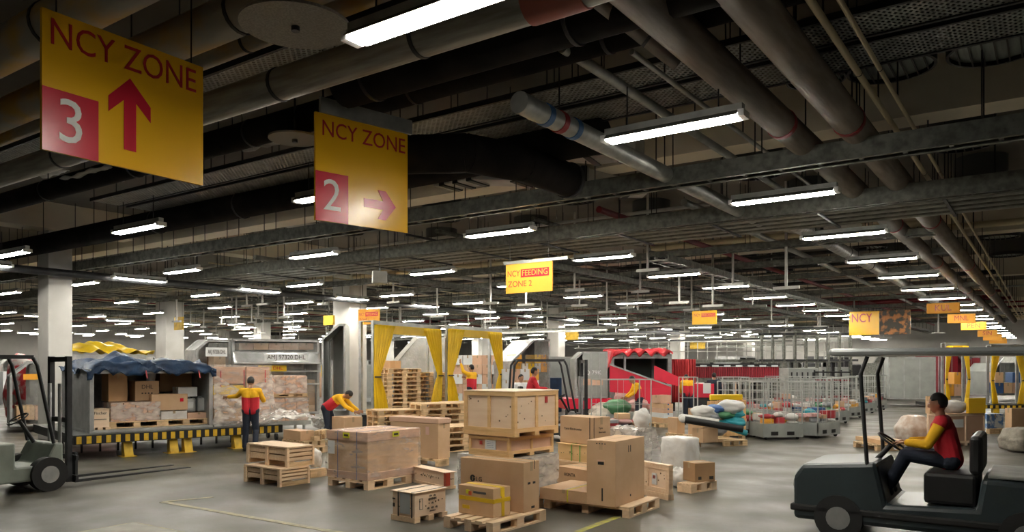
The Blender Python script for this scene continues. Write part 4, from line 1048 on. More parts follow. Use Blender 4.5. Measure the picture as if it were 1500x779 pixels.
lump('tarpaulin_bundle', 'red and white bundle above the container at the frame edge', 'tarpaulin', P(38, 25.5, 0), (.9,.6,1.24), mat('red_white_bundle', (.62,.05,.06), .5, col2=(.65,.6,.58), scale=2.5, contrast=(.45,.55)), 14, part='bundle')
# pallet truck-high igloo beside the curtain column
A6 = Fr(470, 26.8, 8)
t, w, h = uld(A6, 471, 506, 474, 0, 2.6, 'tall aluminium container edge standing before the column by the curtains', .4, chamfer=.6, side='L', panel=tubP)
MB().box(-w/2-.03, -w/2+.0, -1.2, -1.0, 1.2, 1.6).build('yellow_label', tapeY, t)

# ---- curtained freight containers ----
def curtain_bay(label, pxl, Zl, pxr, al, zb, zt, d=.6, plinth=True):
    fr = Fr(pxl, Zl, al); w = fr.x(pxr); c = fr.w(w/2, d/2)
    t = thing('curtained_doorway', label, 'curtained doorway', (c.x, c.y, zb), fr.rz); h = zt-zb; p = .10
    MB().box(-w/2, w/2, -d/2, d/2, 0, .06).build('base_plate', alu, t)
    if plinth: MB().box(-w/2+.1, w/2-.1, -d/2+.05, d/2-.05, -zb, 0).build('plinth', steelD, t)
    for sx in (-1, 1):
        for sy in (-1, 1): MB().box(sx*(w/2-p/2)-p/2, sx*(w/2-p/2)+p/2, sy*(d/2-p/2)-p/2, sy*(d/2-p/2)+p/2, .06, h).build('post', alu, t, bevel=.01)
    MB().box(-w/2, w/2, -d/2, -d/2+p, h-.10, h).build('header_rail', galvL, t)
    MB().box(-w/2+p, w/2-p, -d/2-.012, -d/2+.01, h-.38, h-.10).build('yellow_valance', curtY, t)
    MB().box(-w/2, w/2, -d/2, d/2, h, h+.02).build('top_plate', galvL, t)
    if d > 1:
        MB().box(-w/2+p, w/2-p, d/2-.03, d/2, .06, h).build('back_panel', alu, t)
    for sg in (-1, 1):
        tie = .42
        def cf(u, v):
            vv = v; ztop = h-.12; z = .02+(ztop-.02)*v
            k = abs(v-tie)/(1-tie) if v > tie else abs(v-tie)/tie
            wd = .28*w*(.25+.75*(k**.9 if v > tie else .55*k**.6)); ins = 0
            edge = sg*(w/2-p*.3)+ (sg*.05*(1-k))
            x = edge-sg*u*wd; y = -d/2-.05+.035*sin(u*2*pi*6+1)*(.5+k*.5)
            return (x, y, z)
        MB().grid(60, 22, cf).build('curtain', curtY, t, solid=.006)
        zt_ = .02+(h-.14)*tie
        xx = sg*(w/2-.0); MB().box(min(xx, xx-sg*.24*w*.3), max(xx, xx-sg*.24*w*.3), -d/2-.12, -d/2-.01, zt_-.02, zt_+.02).build('tie_back', black, t)
    return t, fr, w, h
t1, B1, w1, h1 = curtain_bay('tall doorway frame with tied yellow curtains, beside the white column', 547, 24.2, 646, 62, .42, 3.40)
t2, B2, w2, h2 = curtain_bay('tall doorway frame with tied yellow curtains, behind the big plywood crate', 655, 27.4, 735, 60, .42, 3.42)
fill(B1, 572, 604, 528, 548, 1.9, .8, 2, 1, 'carton in the yellow-curtained container beside the column', 'cartons in the nearer curtained container', (cardD, card), 9)
t = thing('metal_hood', 'sloping silver hood seen through the tied yellow curtains beside the column', 'hood', P(612, 33, .6), YAW+rad(10))
MB().prism([(-1.3,-.6),(1.4,-.6),(1.4,2.6),(-.1,2.6),(-1.3,1.2)], -.5, .6).build('hood_body', mat('foil', ), t, bevel=.02, fixn=True)
MB().bar((-1.3,-.53,1.2),(-.1,-.53,2.6),.16).build('edge_bar', insul, t)
fill(Fr(655, 32, 20), 664, 735, 520, 590, .0, .8, 5, 5, 'pale carton stacked beyond the yellow curtains behind the plywood crate', 'cartons beyond the farther curtains', (cardP, white, cardP), 10)
fill(Fr(655, 30, 10), 735, 790, 540, 590, 0, .8, 4, 3, 'pale carton on the floor between the curtains and the fork truck', 'pale cartons behind the fork truck', (cardP, white, card, PAR[5]), 13)

def pallet_pile(px, Z, al, n, lab, grp, seed, lean=.02):
    r = random.Random(seed); c = P(px, Z); first = None
    for i in range(n):
        loc = Vector((c.x+r.uniform(-lean,lean), c.y+r.uniform(-lean,lean), i*.1455)); rz = YAW+rad(al)+r.uniform(-.03,.03)
        if PROTO.get('p') is None:
            o = pallet_at(lab, loc.x, loc.y, rz, 1.2, .9, loc.z, group=grp); PROTO['p'] = o; PROTO['k'] = {o.name: [q for q in COL.objects if q.parent is o]}
        else: copy_tree(PROTO['p'], loc, rz, lab, grp, kids=PROTO['k'])
PROTO = {}
pallet_pile(586, 26.9, 30, 13, 'pallet in the tall stack before the yellow curtains by the column', 'pallets of the tall stack', 1)
pallet_pile(624, 28.2, 34, 12, 'pallet in the second tall stack between the tied curtains', 'pallets of the second tall stack', 2)
pallet_pile(578, 19.8, 30, 6, 'pallet in the low stack by the column side of the tall stacks', 'pallets of the low stack', 3)
pallet_pile(640, 20.2, 28, 7, 'pallet in the waist-high stack behind the tall lidded carton', 'pallets of the waist-high stack', 4)
pallet_pile(682, 20.9, 28, 7, 'pallet in the stack partly hidden by the big plywood crate', 'pallets of the half-hidden stack', 5)
pallet_pile(668, 18.3, 35, 4, 'pallet in the short stack between the lidded carton and the plywood crates', 'pallets of the short stack', 6)
# ---- middle distance: igloo behind the column, red sorting line, cages ----
I1 = Fr(748, 31, 25)
t, w, h = uld(I1, 750, 806, 497, 0, 2, 'pale sloped cargo container with orange goods behind the middle column', .5, chamfer=1.0, side='L', film_front=True)
fill(I1, 756, 802, 519, 545, .2, .9, 5, 2, 'orange and yellow box inside the sloped container behind the middle column', 'orange boxes inside the sloped container', (PAR[5], tapeY, PAR[0]), 15)
I2 = Fr(838, 29, 6)
t, w, h = uld(I2, 842, 890, 515, 0, 1.0, 'grey closed cargo container beside the red-awned one', .75, open_front=False, chamfer=.3, side='L', panel=tubP)
text('UQ 79K', .22, white, t, (0, -.52, h*.55), RF, 'number', maxw=w*.6); MB().box(-w*.35, w*.35, -.525, -.515, h*.28, h*.42).build('brown_board', cardP, t)
t = thing('metal_stand', 'low red frame beneath the grey closed container', 'stand', I2.w(w/2, .8), I2.rz); MB().box(-w/2-.3, w/2+.3, -.8, .8, .35, .74).build('red_skirt', red, t); MB().box(-w/2, w/2, -.7, .7, 0, .35).build('plinth', steelD, t)
I3 = Fr(893, 30.5, 8)
t, w, h = uld(I3, 894, 984, 519, 0, 2.2, 'open dark container under a rumpled red awning', .5, panel=mat('green_dark', (.06,.08,.07), .6), post=.16)
tr = thing('awning', 'rumpled red awning over the dark open container', 'awning', I3.w(w/2, -.02, .5+h), I3.rz)
def af(u, v):
    x = (u-.55)*(w+.25); y = -.25+v*1.6; z = .16+.10*noise.noise(Vector((u*12+v*5, v*6, 0)))+.07*sin(u*34+v*9)
    if v < .2: z -= (.2-v)/.2*.16*(1+.25*sin(u*40)); y = -.25-.05*sin(u*31)
    if u < .12: z -= (.12-u)/.12*1.0
    return (x, y, z)
MB().grid(70, 20, af).build('sheet', tarpR, tr, solid=.01)
MB().box(-w*.28, -w*.25, -.1, 0, -h+.1, 0).build('inner_post', alu, tr)
t = thing('red_curtain', 'red striped curtain panel beside the post of the awned container', 'curtain', I3.w(w+.05, .2, .5), I3.rz)
MB().grid(60, 6, lambda u, v: (u*1.05, .05*sin(u*60), v*1.75)).build('curtain_sheet', mat('red_stripes', (.58,.05,.05), .6, col2=(.42,.02,.03), scale=8, stretch=(4,1,.3)), t, solid=.01)
MB().box(.38,.52,-.08,-.06,.5,.95).build('white_mark', white, t)
def chute(label, fr, pts, wd, y, mt=red, bed=True):
    """slide with two side walls; pts trace the near wall in the photo (px, py) at local depth y"""
    pl = []
    for px, py in pts: x = fr.x(px, y); pl.append((x, max(.02, fr.z(py, x, y))))
    xm = sum(p[0] for p in pl)/len(pl)
    c = fr.w(xm, y+wd/2); t = thing('chute', label, 'sorting chute', (c.x, c.y, 0), fr.rz)
    pl = [(x-xm, z) for x, z in pl]
    m = MB(); m.prism(pl, -wd/2, -wd/2+.04); m.build('side_wall', mt, t, fixn=True)
    m = MB(); m.prism(pl, wd/2-.04, wd/2); m.build('side_wall', mt, t, fixn=True)
    return t, pl
K = Fr(893, 26.5, -9)
t, pl = chute('long red sorting chute sloping down in front of the dark awned container', K, [(893,534),(926,546.5),(960,558),(983,566),(983,591),(966,591),(930,577),(893,574)], .9, 0)
MB().prism([(pl[0][0],pl[0][1]-.35),(pl[3][0],pl[3][1]-.22),(pl[3][0],pl[3][1]-.27),(pl[0][0],pl[0][1]-.40)], -.41, .41).build('slide_bed', alu, t, fixn=True)
MB().box(pl[3][0]-.9, pl[3][0]+.0, -.46, -.45, .62, pl[3][1]-.05).build('end_panel', mat('red_bright', (.72,.03,.07), .3), t)
for x in (pl[0][0]+.2, (pl[0][0]+pl[3][0])/2, pl[3][0]-.1):
    for y in (-.38,.38): MB().box(x-.03,x+.03,y-.03,y+.03,0,.75).build('leg', steelD, t)
m = MB(); m.bar((pl[0][0],-.47,pl[0][1]+.01),(pl[3][0],-.47,pl[3][1]+.01),.05); m.build('top_rail', alu, t)
K2 = Fr(957, 29, -13)
t, pl = chute('second red sorting chute, beyond the first and meeting the long red wall', K2, [(958,535.5),(1005,558),(1008,566),(998,567),(958,556)], .9, 0)
MB().prism([(pl[0][0],pl[0][1]-.3),(pl[1][0],pl[1][1]-.15),(pl[1][0],pl[1][1]-.2),(pl[0][0],pl[0][1]-.35)], -.41, .41).build('slide_bed', alu, t, fixn=True)
for x in (pl[0][0]+.1, pl[1][0]-.1):
    for y in (-.38,.38): MB().box(x-.03,x+.03,y-.03,y+.03,0,1.1).build('leg', steelD, t)
K3 = Fr(985, 33, 0)
def block(name, label, cat, fr, p0, p1, yt, yb, y, d, parts, z0=None, mt=None):
    x, yy, rz, a, b, z0_, h = fr.face(p0, p1, yt, yb, y, d, z0)
    t = thing(name, label, cat, (x, yy, z0_), rz); return t, a, b, h
t, a, b, h = block('sorting_line', 'long ribbed red wall of the sorting line under a dark rail', 'sorting line', K3, 985, 1141, 537, 553.5, 0, 1.2, 0)
m = MB(); m.box(-a/2, a/2, -b/2, b/2, 0, h); m.build('red_wall', redD, t)
m = MB(); n = 46
for i in range(n): m.box(-a/2+a*i/n, -a/2+a*i/n+.035, -b/2-.04, -b/2, .02, h-.02)
m.build('ribs', mat('red_mid', (.34,.015,.03), .45), t)
MB().box(-a/2-.1, a/2, -b/2-.1, b/2, h+.02, h+.14).build('dark_rail', black, t)
m = MB()
for i in range(9): m.box(-a/2+.15+a*i/9, -a/2+.15+a*(i+.55)/9, -b/2-.12, -b/2-.1, h+.0, h+.07)
m.build('white_trim', white, t)
MB().box(-a/2, a/2, -b/2-.02, b/2, -.18, -.0).build('grey_beam', galv, t)
for i in range(7): MB().box(-a/2+.1+i*(a-.3)/6, -a/2+.22+i*(a-.3)/6, -.1, .1, -K3.z(553.5,2,0), -.18).build('leg', steelD, t)
t, a, b, h = block('conveyor', 'dim grey conveyor running under the long red wall', 'conveyor', K3, 1050, 1140, 556, 575, -.95, .7, 0)
MB().box(-a/2, a/2, -b/2, b/2, h-.12, h).build('belt_bed', galvL, t)
for i in range(5): MB().box(-a/2+i*a/4-.04*(i>0)*1, -a/2+i*a/4+.06, -b/2, b/2, -K3.z(575,2,-.6), h-.12).build('leg', galv, t)
t, a, b, h = block('red_cabinet', 'red panelled bench with a white notice near the second chute', 'bench', K2, 1006, 1046, 562, 582, -.2, .7, 0)
MB().box(-a/2, a/2, -b/2, b/2, 0, h).build('panel', red, t); MB().box(.1, a*.38, -b/2-.01, -b/2, h*.3, h*1.05).build('notice', white, t)
MB().box(-a/2, a/2, -b/2+.05, b/2, -K2.z(582,2,-.2), 0).build('plinth', steelD, t)
t, a, b, h = block('switch_cabinet', 'row of pale grey switch cabinets at the end of the red wall', 'cabinet', Fr(1143, 34, -8), 1143, 1199, 539, 560, 0, .8, 0, z0=.02)
MB().box(-a/2, a/2, -b/2, b/2, 0, h).build('cabinet_body', tubP, t, bevel=.02)
for i in range(5): MB().box(-a/2+a*.28+i*a*.14, -a/2+a*.28+i*a*.14+.06, -b/2-.02, -b/2, h*.75, h*.9).build('vent', steelD, t)
MB().box(-a/2, -a/2+a*.22, -b/2-.03, -b/2, 0, h).build('door', insul, t)
t, a, b, h = block('rack', 'dark rack of black and red trays beyond the cages', 'rack', Fr(1205, 33, 5), 1206, 1246, 542, 560, 0, .8, 0, z0=.02)
for i in range(4): MB().box(-a/2, a/2, -b/2, b/2, h*(.35+.2*i)-.03, h*(.35+.2*i)+.03).build('tray', black if i % 2 else redD, t)
for sx in (-1,1):
    for sy in (-1,1): MB().box(sx*a/2-.03,sx*a/2+.03,sy*b/2-.03,sy*b/2+.03,0,h).build('post', steelD, t)
# gantry with railings above the red wall
t = thing('gantry', 'steel gantry with white railings above the red wall', 'gantry', P(1060, 40), YAW)
MB().box(-5, 6, -.6, .6, 2.15, 2.3).build('walkway', galv, t)
m = MB()
for i in range(23): m.box(-5+.5*i-.02, -5+.5*i+.02, -.62, -.58, 2.3, 3.2)
m.box(-5, 6, -.62, -.58, 3.18, 3.22); m.box(-5, 6, -.62, -.58, 2.7, 2.74); m.build('railing', insul, t)
for i in range(6): MB().box(-4.9+2.1*i, -4.75+2.1*i, -.1, .1, 0, 2.15).build('post', steelD, t)
t = thing('gantry', 'dark steel racking beneath the far lamps, above the switch cabinets', 'gantry', P(1185, 38), YAW)
for i in range(9): MB().box(-2.4+.55*i, -2.3+.55*i, -.1, .1, 0, 3.6).build('post', galv, t)
m = MB(); m.box(-2.5, 2.4, -.1, .1, 2.2, 2.3); m.box(-2.5, 2.4, -.1, .1, 3.5, 3.6); m.build('cross_beam', steelD, t)
# ---- roll cages ----
CG = {}
def cage(px, py, al, lab, a=1.15, b=.85, h=1.55, base=.36, group='wire roll cages of the parcel area', narrow=False):
    c = G(px, py); key = (a, b, h, base)
    c = c + Vector((FVX, FVY, 0))*b*.5
    if key in CG:
        return copy_tree(CG[key][0], Vector((c.x, c.y, 0)), YAW+rad(al), lab, group, kids=CG[key][1])
    t = thing('roll_cage', lab, 'roll cage', (c.x, c.y, 0), YAW+rad(al), group)
    m = MB(); m.box(-a/2, a/2, -b/2, b/2, .07, .12); 
    for (x0,x1,y0,y1) in ((-a/2,a/2,-b/2,-b/2+.03),(-a/2,a/2,b/2-.03,b/2),(-a/2,-a/2+.03,-b/2,b/2),(a/2-.03,a/2,-b/2,b/2)): m.box(x0,x1,y0,y1,.12,.07+base)
    m.build('base_tub', tubP, t)
    m = MB(); m.box(-a*.3,-a*.12,-b/2-.004,-b/2,.12,.22); m.box(a*.1,a*.28,-b/2-.004,-b/2,.12,.22); m.build('fork_slots', black, t)
    for sx in (-1,1):
        for sy in (-1,1):
            MB().tube((sx*(a/2-.02), sy*(b/2-.02), .07), (sx*(a/2-.02), sy*(b/2-.02), h), .02, 8).build('post', wire, t)
            MB().tube((sx*(a/2-.12)-.02, sy*(b/2-.08), .05), (sx*(a/2-.12)+.02, sy*(b/2-.08), .05), .05, 10).build('wheel', rubber, t)
    def panel(p, q, nm):
        m = MB(); p = Vector(p); q = Vector(q); L = (q-p).length; n = int(L/(.19 if base > .2 else .45))
        for i in range(1, n): x = p+(q-p)*i/n; m.bar((x.x,x.y,.07+base), (x.x,x.y,h), .007)
        for z in ((.07+base+.02, .75, 1.05, 1.3, h) if base > .2 else (.3, .9, h)): m.bar((p.x,p.y,z), (q.x,q.y,z), .022 if z == h else .010)
        m.build(nm, wire, t)
    e = .02
    panel((-a/2+e,b/2-e,0),(a/2-e,b/2-e,0),'wire_panel'); panel((-a/2+e,-b/2+e,0),(-a/2+e,b/2-e,0),'wire_panel'); panel((a/2-e,-b/2+e,0),(a/2-e,b/2-e,0),'wire_panel')
    panel((-a/2+e,-b/2+e,0),(a/2-e,-b/2+e,0),'wire_panel')
    CG[key] = (t, {t.name: [q for q in COL.objects if q.parent is t]})
    return t
RP = random.Random(11); PP = []
parcel_names = ['white','blue','red','pink','green','orange','cyan','grey']
def parcels(t, n, z0, a, b, where, grp, smin=.12, smax=.30):
    zs = {}
    for i in range(n):
        k = RP.randrange(8); mt = PAR[k] if RP.random() < .7 else RP.choice((card, cardP)); sx, sy, sz = RP.uniform(smin, smax), RP.uniform(smin, smax), RP.uniform(.08, .22)
        cell = (i % 3, (i//3) % 2); z = zs.get(cell, z0); zs[cell] = z+sz*.98
        x = (-1+cell[0])*a*.30+RP.uniform(-.03,.03); y = (-.5+cell[1])*b*.42
        p = t.matrix_basis @ Vector((x, y, 0)) if False else Vector((t.location.x+x*cos(t.rotation_euler[2])-y*sin(t.rotation_euler[2]), t.location.y+x*sin(t.rotation_euler[2])+y*cos(t.rotation_euler[2]), z))
        soft = RP.random() < .45
        o = thing('parcel', 'parcel heaped %s' % where, 'parcel', p, t.rotation_euler[2]+RP.uniform(-.3,.3), grp)
        if soft:
            sd = RP.random()*9; fn = lambda q: 1+.25*noise.noise(q*1.6+Vector((sd,0,0)))
            MB().ball((0,0,sz*.5), (sx*.62,sy*.62,sz*.5), 14, 8, fn=fn).build('bag', mt if mt in PAR else PAR[0], o)
        else: MB().box(-sx/2, sx/2, -sy/2, sy/2, 0, sz).build('box_body', mt, o, bevel=.006)
cg = [(1094,640,30,'outer cage beside the timber board crate'),(1144,644,8,'big cage nearest the open floor'),(1203,641,38,'cage at the near corner of the parcel area'),
      (1168,622,12,'cage just behind the near corner'),(1120,618,12,'cage behind the timber board crate side'),(1222,621,38,'cage in the second rank beside the aisle'),
      (1245,613,40,'cage in the third rank beside the aisle'),(1265,606,40,'cage in the fourth rank beside the aisle'),(1283,601,40,'farthest cage in the rank along the aisle'),
      (1200,608,15,'inner cage of the middle rank'),(1152,607,15,'inner cage of the far rank'),(1075,612,12,'cage behind the yellow-topped board crate')]
for i, (px, py, al, wh) in enumerate(cg):
    t = cage(px, py, al, 'wire roll cage with grey tub, '+wh, group=None if i < 9 else None)
    if 'group' in t: del t['group']
    parcels(t, 12 if i < 6 else 9, .13+.28*(1), 1.15, .85, 'in the wire cages of the parcel area', 'parcels in the wire cages', .2, .36)
t = cage(913, 640, 10, 'tall wire cage of bags behind the wrapped heap', a=1.5, b=1.0, h=1.6, base=.1)
del t['group']; parcels(t, 14, .13, 1.4, .9, 'in the tall cage of bags', 'parcels in the tall cage of bags', .35, .55)
for px, py, lab in ((1011,622,'narrow upright wire trolley before the red bench'),(1058,600,'narrow upright wire trolley beside the board crate'),(868,606,'narrow upright wire trolley behind the electronics carton')):
    t = cage(px, py, 0, lab, a=.55, b=.6, h=1.6, base=.1); 
    if 'group' in t: del t['group']
# heaped bags on the floor between wrapped heap and cage
bags = [(904,626,.45,.35,.22,4,'dark green sack'),(886,612,.6,.4,.28,0,'pale sack'),(921,612,.55,.4,.34,3,'pink sack'),(898,636,.28,.2,.22,3,'pink roll'),(934,622,.4,.3,.2,3,'rose sack'),(880,626,.4,.3,.3,0,'white sack')]
for i, (px, py, rx, ry, rz_, k, nm) in enumerate(bags):
    c = G(px, py); t = lump('sack', nm+' heaped behind the electronics carton', 'sack', (c.x, c.y, .45 if i in (0,2,4) else .0), (rx, ry, rz_*1.1), PAR[k] if k else bubM, 20+i, rz=YAW, part='sack_body')
    if i in (0,2,4):
        t2_ = thing('crate_bin', 'low grey bin carrying the '+nm, 'bin', (c.x, c.y, 0), YAW); MB().box(-rx*.9, rx*.9, -ry*.8, ry*.8, 0, .44).build('bin_body', tubP, t2_, bevel=.02)
# caged stack and small carton pallet
pallet('pallet under the strapped stack of flat cartons near the red chute', 968, 24.6, 951, 987, 25)
x, y, rz, a, b = fit(972, 24.7, 952, 986, 20)
for i in range(4):
    carton_at('flat carton in the strapped stack near the red chute', x, y, rz, a, b, .146+i*.155, .15, (card, white, cardP, card)[i], 'flat cartons of the strapped stack', tapem=blueB)
carton_at('tilted pale carton atop the strapped stack near the red chute', x, y, rz+.3, .5, .4, .77, .26, cardP); 
pallet('dark little pallet under the single carton beyond the white block', 990, 20.8, 975, 1003, 30)
carton('single brown carton on its dark pallet beyond the white block', 992, 20.9, 978, 1003, 25, .146, .42)
# board crate with yellow top
x, y, rz, a, b = fit(1040, 20.6, 1035, 1092, 12)
t = thing('board_crate', 'tall crate of upright boards with yellow goods on top', 'crate', (x, y, 0), rz)
n = 9
m = MB()
for i in range(n): m.box(-a/2+a*i/n+.006, -a/2+a*(i+1)/n-.006, -b/2-.02, -b/2, .1, 1.05)
for i in range(5): m.box(a/2, a/2+.02, -b/2+b*i/5+.006, -b/2+b*(i+1)/5-.006, .1, 1.05)
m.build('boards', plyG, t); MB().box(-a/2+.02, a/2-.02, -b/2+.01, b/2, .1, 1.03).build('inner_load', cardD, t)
for sx in (-.45, 0, .45): MB().box(sx*a-.05, sx*a+.05, -b/2, b/2, 0, .1).build('skid', pineX, t)
t = thing('yellow_crate', 'row of yellow boxes on top of the crate of upright boards', 'box', (x, y, 1.055), rz); MB().box(-a/2+.05, a/2-.05, -b/2+.05, b/2-.05, 0, .16).build('box_body', tapeY, t, bevel=.02)
# pile with long tubes
pallet('pallet under the long tubes and parcels on the open floor', 1062, 18.9, 1000, 1095, 20)
carton('low brown carton at the near corner of the tube pile', 1013, 18.6, 1001, 1027, 35, .0, .30)
carton('long brown carton under the dark tube', 1030, 18.3, 1014, 1052, 35, .146, .34)
carton('brown carton leaning at the back of the tube pile', 1030, 20.0, 1008, 1040, 20, .0, .85)
for i, (p0, y0, p1, y1, r, mt, nm) in enumerate(((1001,614,1088,628,.085,black,'long black wrapped tube'),(1000,612,1052,619,.10,wrapW,'white-wrapped tube'),(1048,620,1094,634,.07,PAR[6],'cyan-wrapped tube'))):
    Z = 18.5+.25*i; a_ = P(p0, Z, H-(y0-CY)/F*Z); b_ = P(p1, Z-.1, H-(y1-CY)/F*Z); t = thing('wrapped_tube', nm+' lying across the pile beside the board crate', 'tube', a_)
    MB().tube((0,0,0), b_-a_, r, 16).build('tube_body', mt, t); MB().ball((0,0,0), (r*1.05,)*3).build('end_wrap', PAR[0], t)
for i, (px, py, r_, k) in enumerate(((1030,606,.26,0),(1048,602,.2,1),(1070,600,.3,0),(1060,609,.22,4),(1078,608,.18,6),(1042,612,.2,7),(1075,622,.25,6),(1062,626,.22,6),(1050,634,.2,7))):
    Z = 19.0; z = H-(py-CY)/F*Z-r_*.3; lump('parcel', ['crumpled white bag','dark blue bag','long white bag','green parcel','cyan bag','grey bag','teal bag','cyan parcel','grey parcel'][i]+' on the tube pile, '+['top','upper middle','top by the board crate','upper side','upper end','centre','low end','low middle','bottom'][i], 'parcel', P(px, Z, max(.15, z)), (r_*1.2, r_, r_*.6), PAR[k], 40+i, part='bag')
carton('square brown carton topping the tube pile', 1058, 19.1, 1043, 1070, 20, .62, .22)
# ---- right-hand boxes seen past the tow tractor ----
t, a, b = crate('big pale crate with a white label and side markings at the far aisle', 1387, 18.9, 1357.5, 1443, 20, 0, .80, foot=.07, mids=(1,0), knots=False, mt=cardP, bm=ply, bw=.05)
decal(t, 'R', a, b, -a*.2, .56, .34, .20, white, 'white_label', -.012); decal(t, 'R', a, b, a*.2, .25, .05, .12, ink, 'stencil_mark', -.012)
carton('upright brown carton on the big pale crate, beside the grey bundle', 1362, 19.0, 1355.5, 1380, 20, .802, .43)
lump('wrapped_parcel', 'grey wrapped bundle between the cartons on the big pale crate', 'parcel', P(1398, 19.35, .802), (.30,.25,.17), mat('grey_wrap', (.40,.38,.35), .5, bump=.4), 31, amp=.12, rz=YAW)
carton('yellow box with dark printing on the end of the big pale crate', 1419, 19.1, 1415, 1444, 15, .802, .38, mat('yellow_box', (.85,.52,.02), .5), tapem=tapeY)
wrapblock('wrapped_load', 'domed load in clear white film beside the big pale crate', 'wrapped load', P(1338, 20.2, .0), (.44,.38,.36), mat('pink_white_wrap', (.72,.66,.60), .3, col2=(.5,.36,.27), scale=5, bump=.5, bscale=7), YAW+.3, 3, .45)
pallet('long low carton pallet before the domed film load', 1285, 17.9, 1250, 1325, 10); carton('long low brown carton on a pallet before the domed film load', 1290, 18.0, 1253, 1324, 6, .146, .10)
g1_ = Fr(1446, 22.5, 15)
fcarton(g1_, 1446, 1470, 606, 624, 0, .7, 'blue and white carton beyond the big pale crate', .146, mat('blue_white_print', (.10,.2,.42), .6, col2=(.6,.62,.62), scale=7, contrast=(.45,.55)))
pallet('pallet beneath the blue and white carton', 1450, 22.4, 1444, 1472, 15)
carton('brown carton behind the grey netted bundle at the frame edge', 1482, 20.5, 1472, 1515, 15, .0, .85)
wrapblock('wrapped_load', 'grey netted bundle at the very edge of the frame', 'wrapped load', P(1500, 17.8, .0), (.50,.42,.29), mat('netted_wrap', (.30,.27,.22), .6, col2=(.2,.18,.15), scale=9, bump=.6, bscale=12), YAW+.2, 5, .2)
# far aisle: curtained bays and deck
t3, B3, w3, h3 = curtain_bay('distant yellow-curtained doorway at the far side aisle, under the orange box signs', 1385, 31.2, 1420, -12, .45, 2.9, plinth=False)
t4, B4, w4, h4 = curtain_bay('distant yellow-curtained doorway beside the striped far deck', 1452, 30.4, 1500, -14, .45, 2.8, plinth=False)
fill(B3, 1388, 1418, 545, 580, 1.2, .8, 3, 2, 'carton behind the distant yellow curtains', 'cartons behind the distant curtains', (cardP, PAR[5], card), 16)
fill(B4, 1458, 1496, 545, 576, 1.2, .8, 3, 2, 'carton behind the distant yellow curtains', 'cartons behind the distant curtains', (cardP, PAR[1], card), 17)
t = thing('loading_deck', 'distant striped loading deck under the far curtained containers', 'loading deck', P(1375, 30.6), YAW-rad(12))
MB().box(0, 6, -.0, 3, .3, .44).build('deck_plate', black, t)
m = MB()
for i in range(30): m.box(.05+i*.2, .15+i*.2, -.006, 0, .31, .43)
m.build('edge_stripe', yellow, t)
for i in range(4): MB().box(.2+1.8*i, .4+1.8*i, .05, .3, 0, .3).build('foot', yellow, t)
# further rows of far containers and racks filling the hall
rq = random.Random(21)
def far_uld(px, Z, al, w, h, mt, lab, grp, fill_=True):
    c = P(px, Z); t = uld_at(lab, c.x, c.y, YAW+rad(al), w, 1.6, .35, h, panel=mt, open_front=not fill_, chamfer=rq.choice((0, .5)), side=rq.choice('LR')); t['group'] = grp
    return t
SP = []
def free(px, Z, dmin=3.6):
    p = P(px, Z)
    if any((p-q).length < dmin for q in SP) or any((Vector((-l, r, 0))-p).length < 2.4 for l, r, w_ in COLS): return False
    SP.append(p); return True
for q in ((1060,40),(1000,40),(1120,40),(1185,38),(1150,38),(1220,38)): SP.append(P(*q))
for i in range(150):
    px = rq.uniform(-10, 1080); Z = rq.uniform(35, 60)
    if 870 < px and Z < 40 or not free(px, Z): continue
    t = far_uld(px, Z, rq.uniform(20, 60), rq.uniform(1.6, 3.0), rq.uniform(1.5, 2.3), rq.choice((alu, tubP, alu, insul)), 'cargo container in the crowded far part of the hall', 'far cargo containers', fill_=rq.random() < .5)
    c = t.location
    k = rq.choice((tarpY, PAR[5], cardP, tarpR, card, white, tarpB))
    o = thing('parcel', 'bundle or box standing in front of the far containers', 'box', (c.x-2.1*FVX, c.y-2.1*FVY, 0), YAW+rq.uniform(0,1), 'bundles before the far containers')
    MB().box(-.5, .5, -.4, .4, 0, rq.uniform(.8, 1.7)).build('box_body', k, o, bevel=.02)
for i in range(60):
    px = rq.uniform(1140, 1520); Z = rq.uniform(37, 58)
    if not free(px, Z): continue
    far_uld(px, Z, rq.uniform(-20, 30), rq.uniform(1.6, 3.0), rq.uniform(1.5, 2.3), rq.choice((steelD, tubP, redD, galv)), 'cargo container far down the side aisle', 'far side aisle containers')

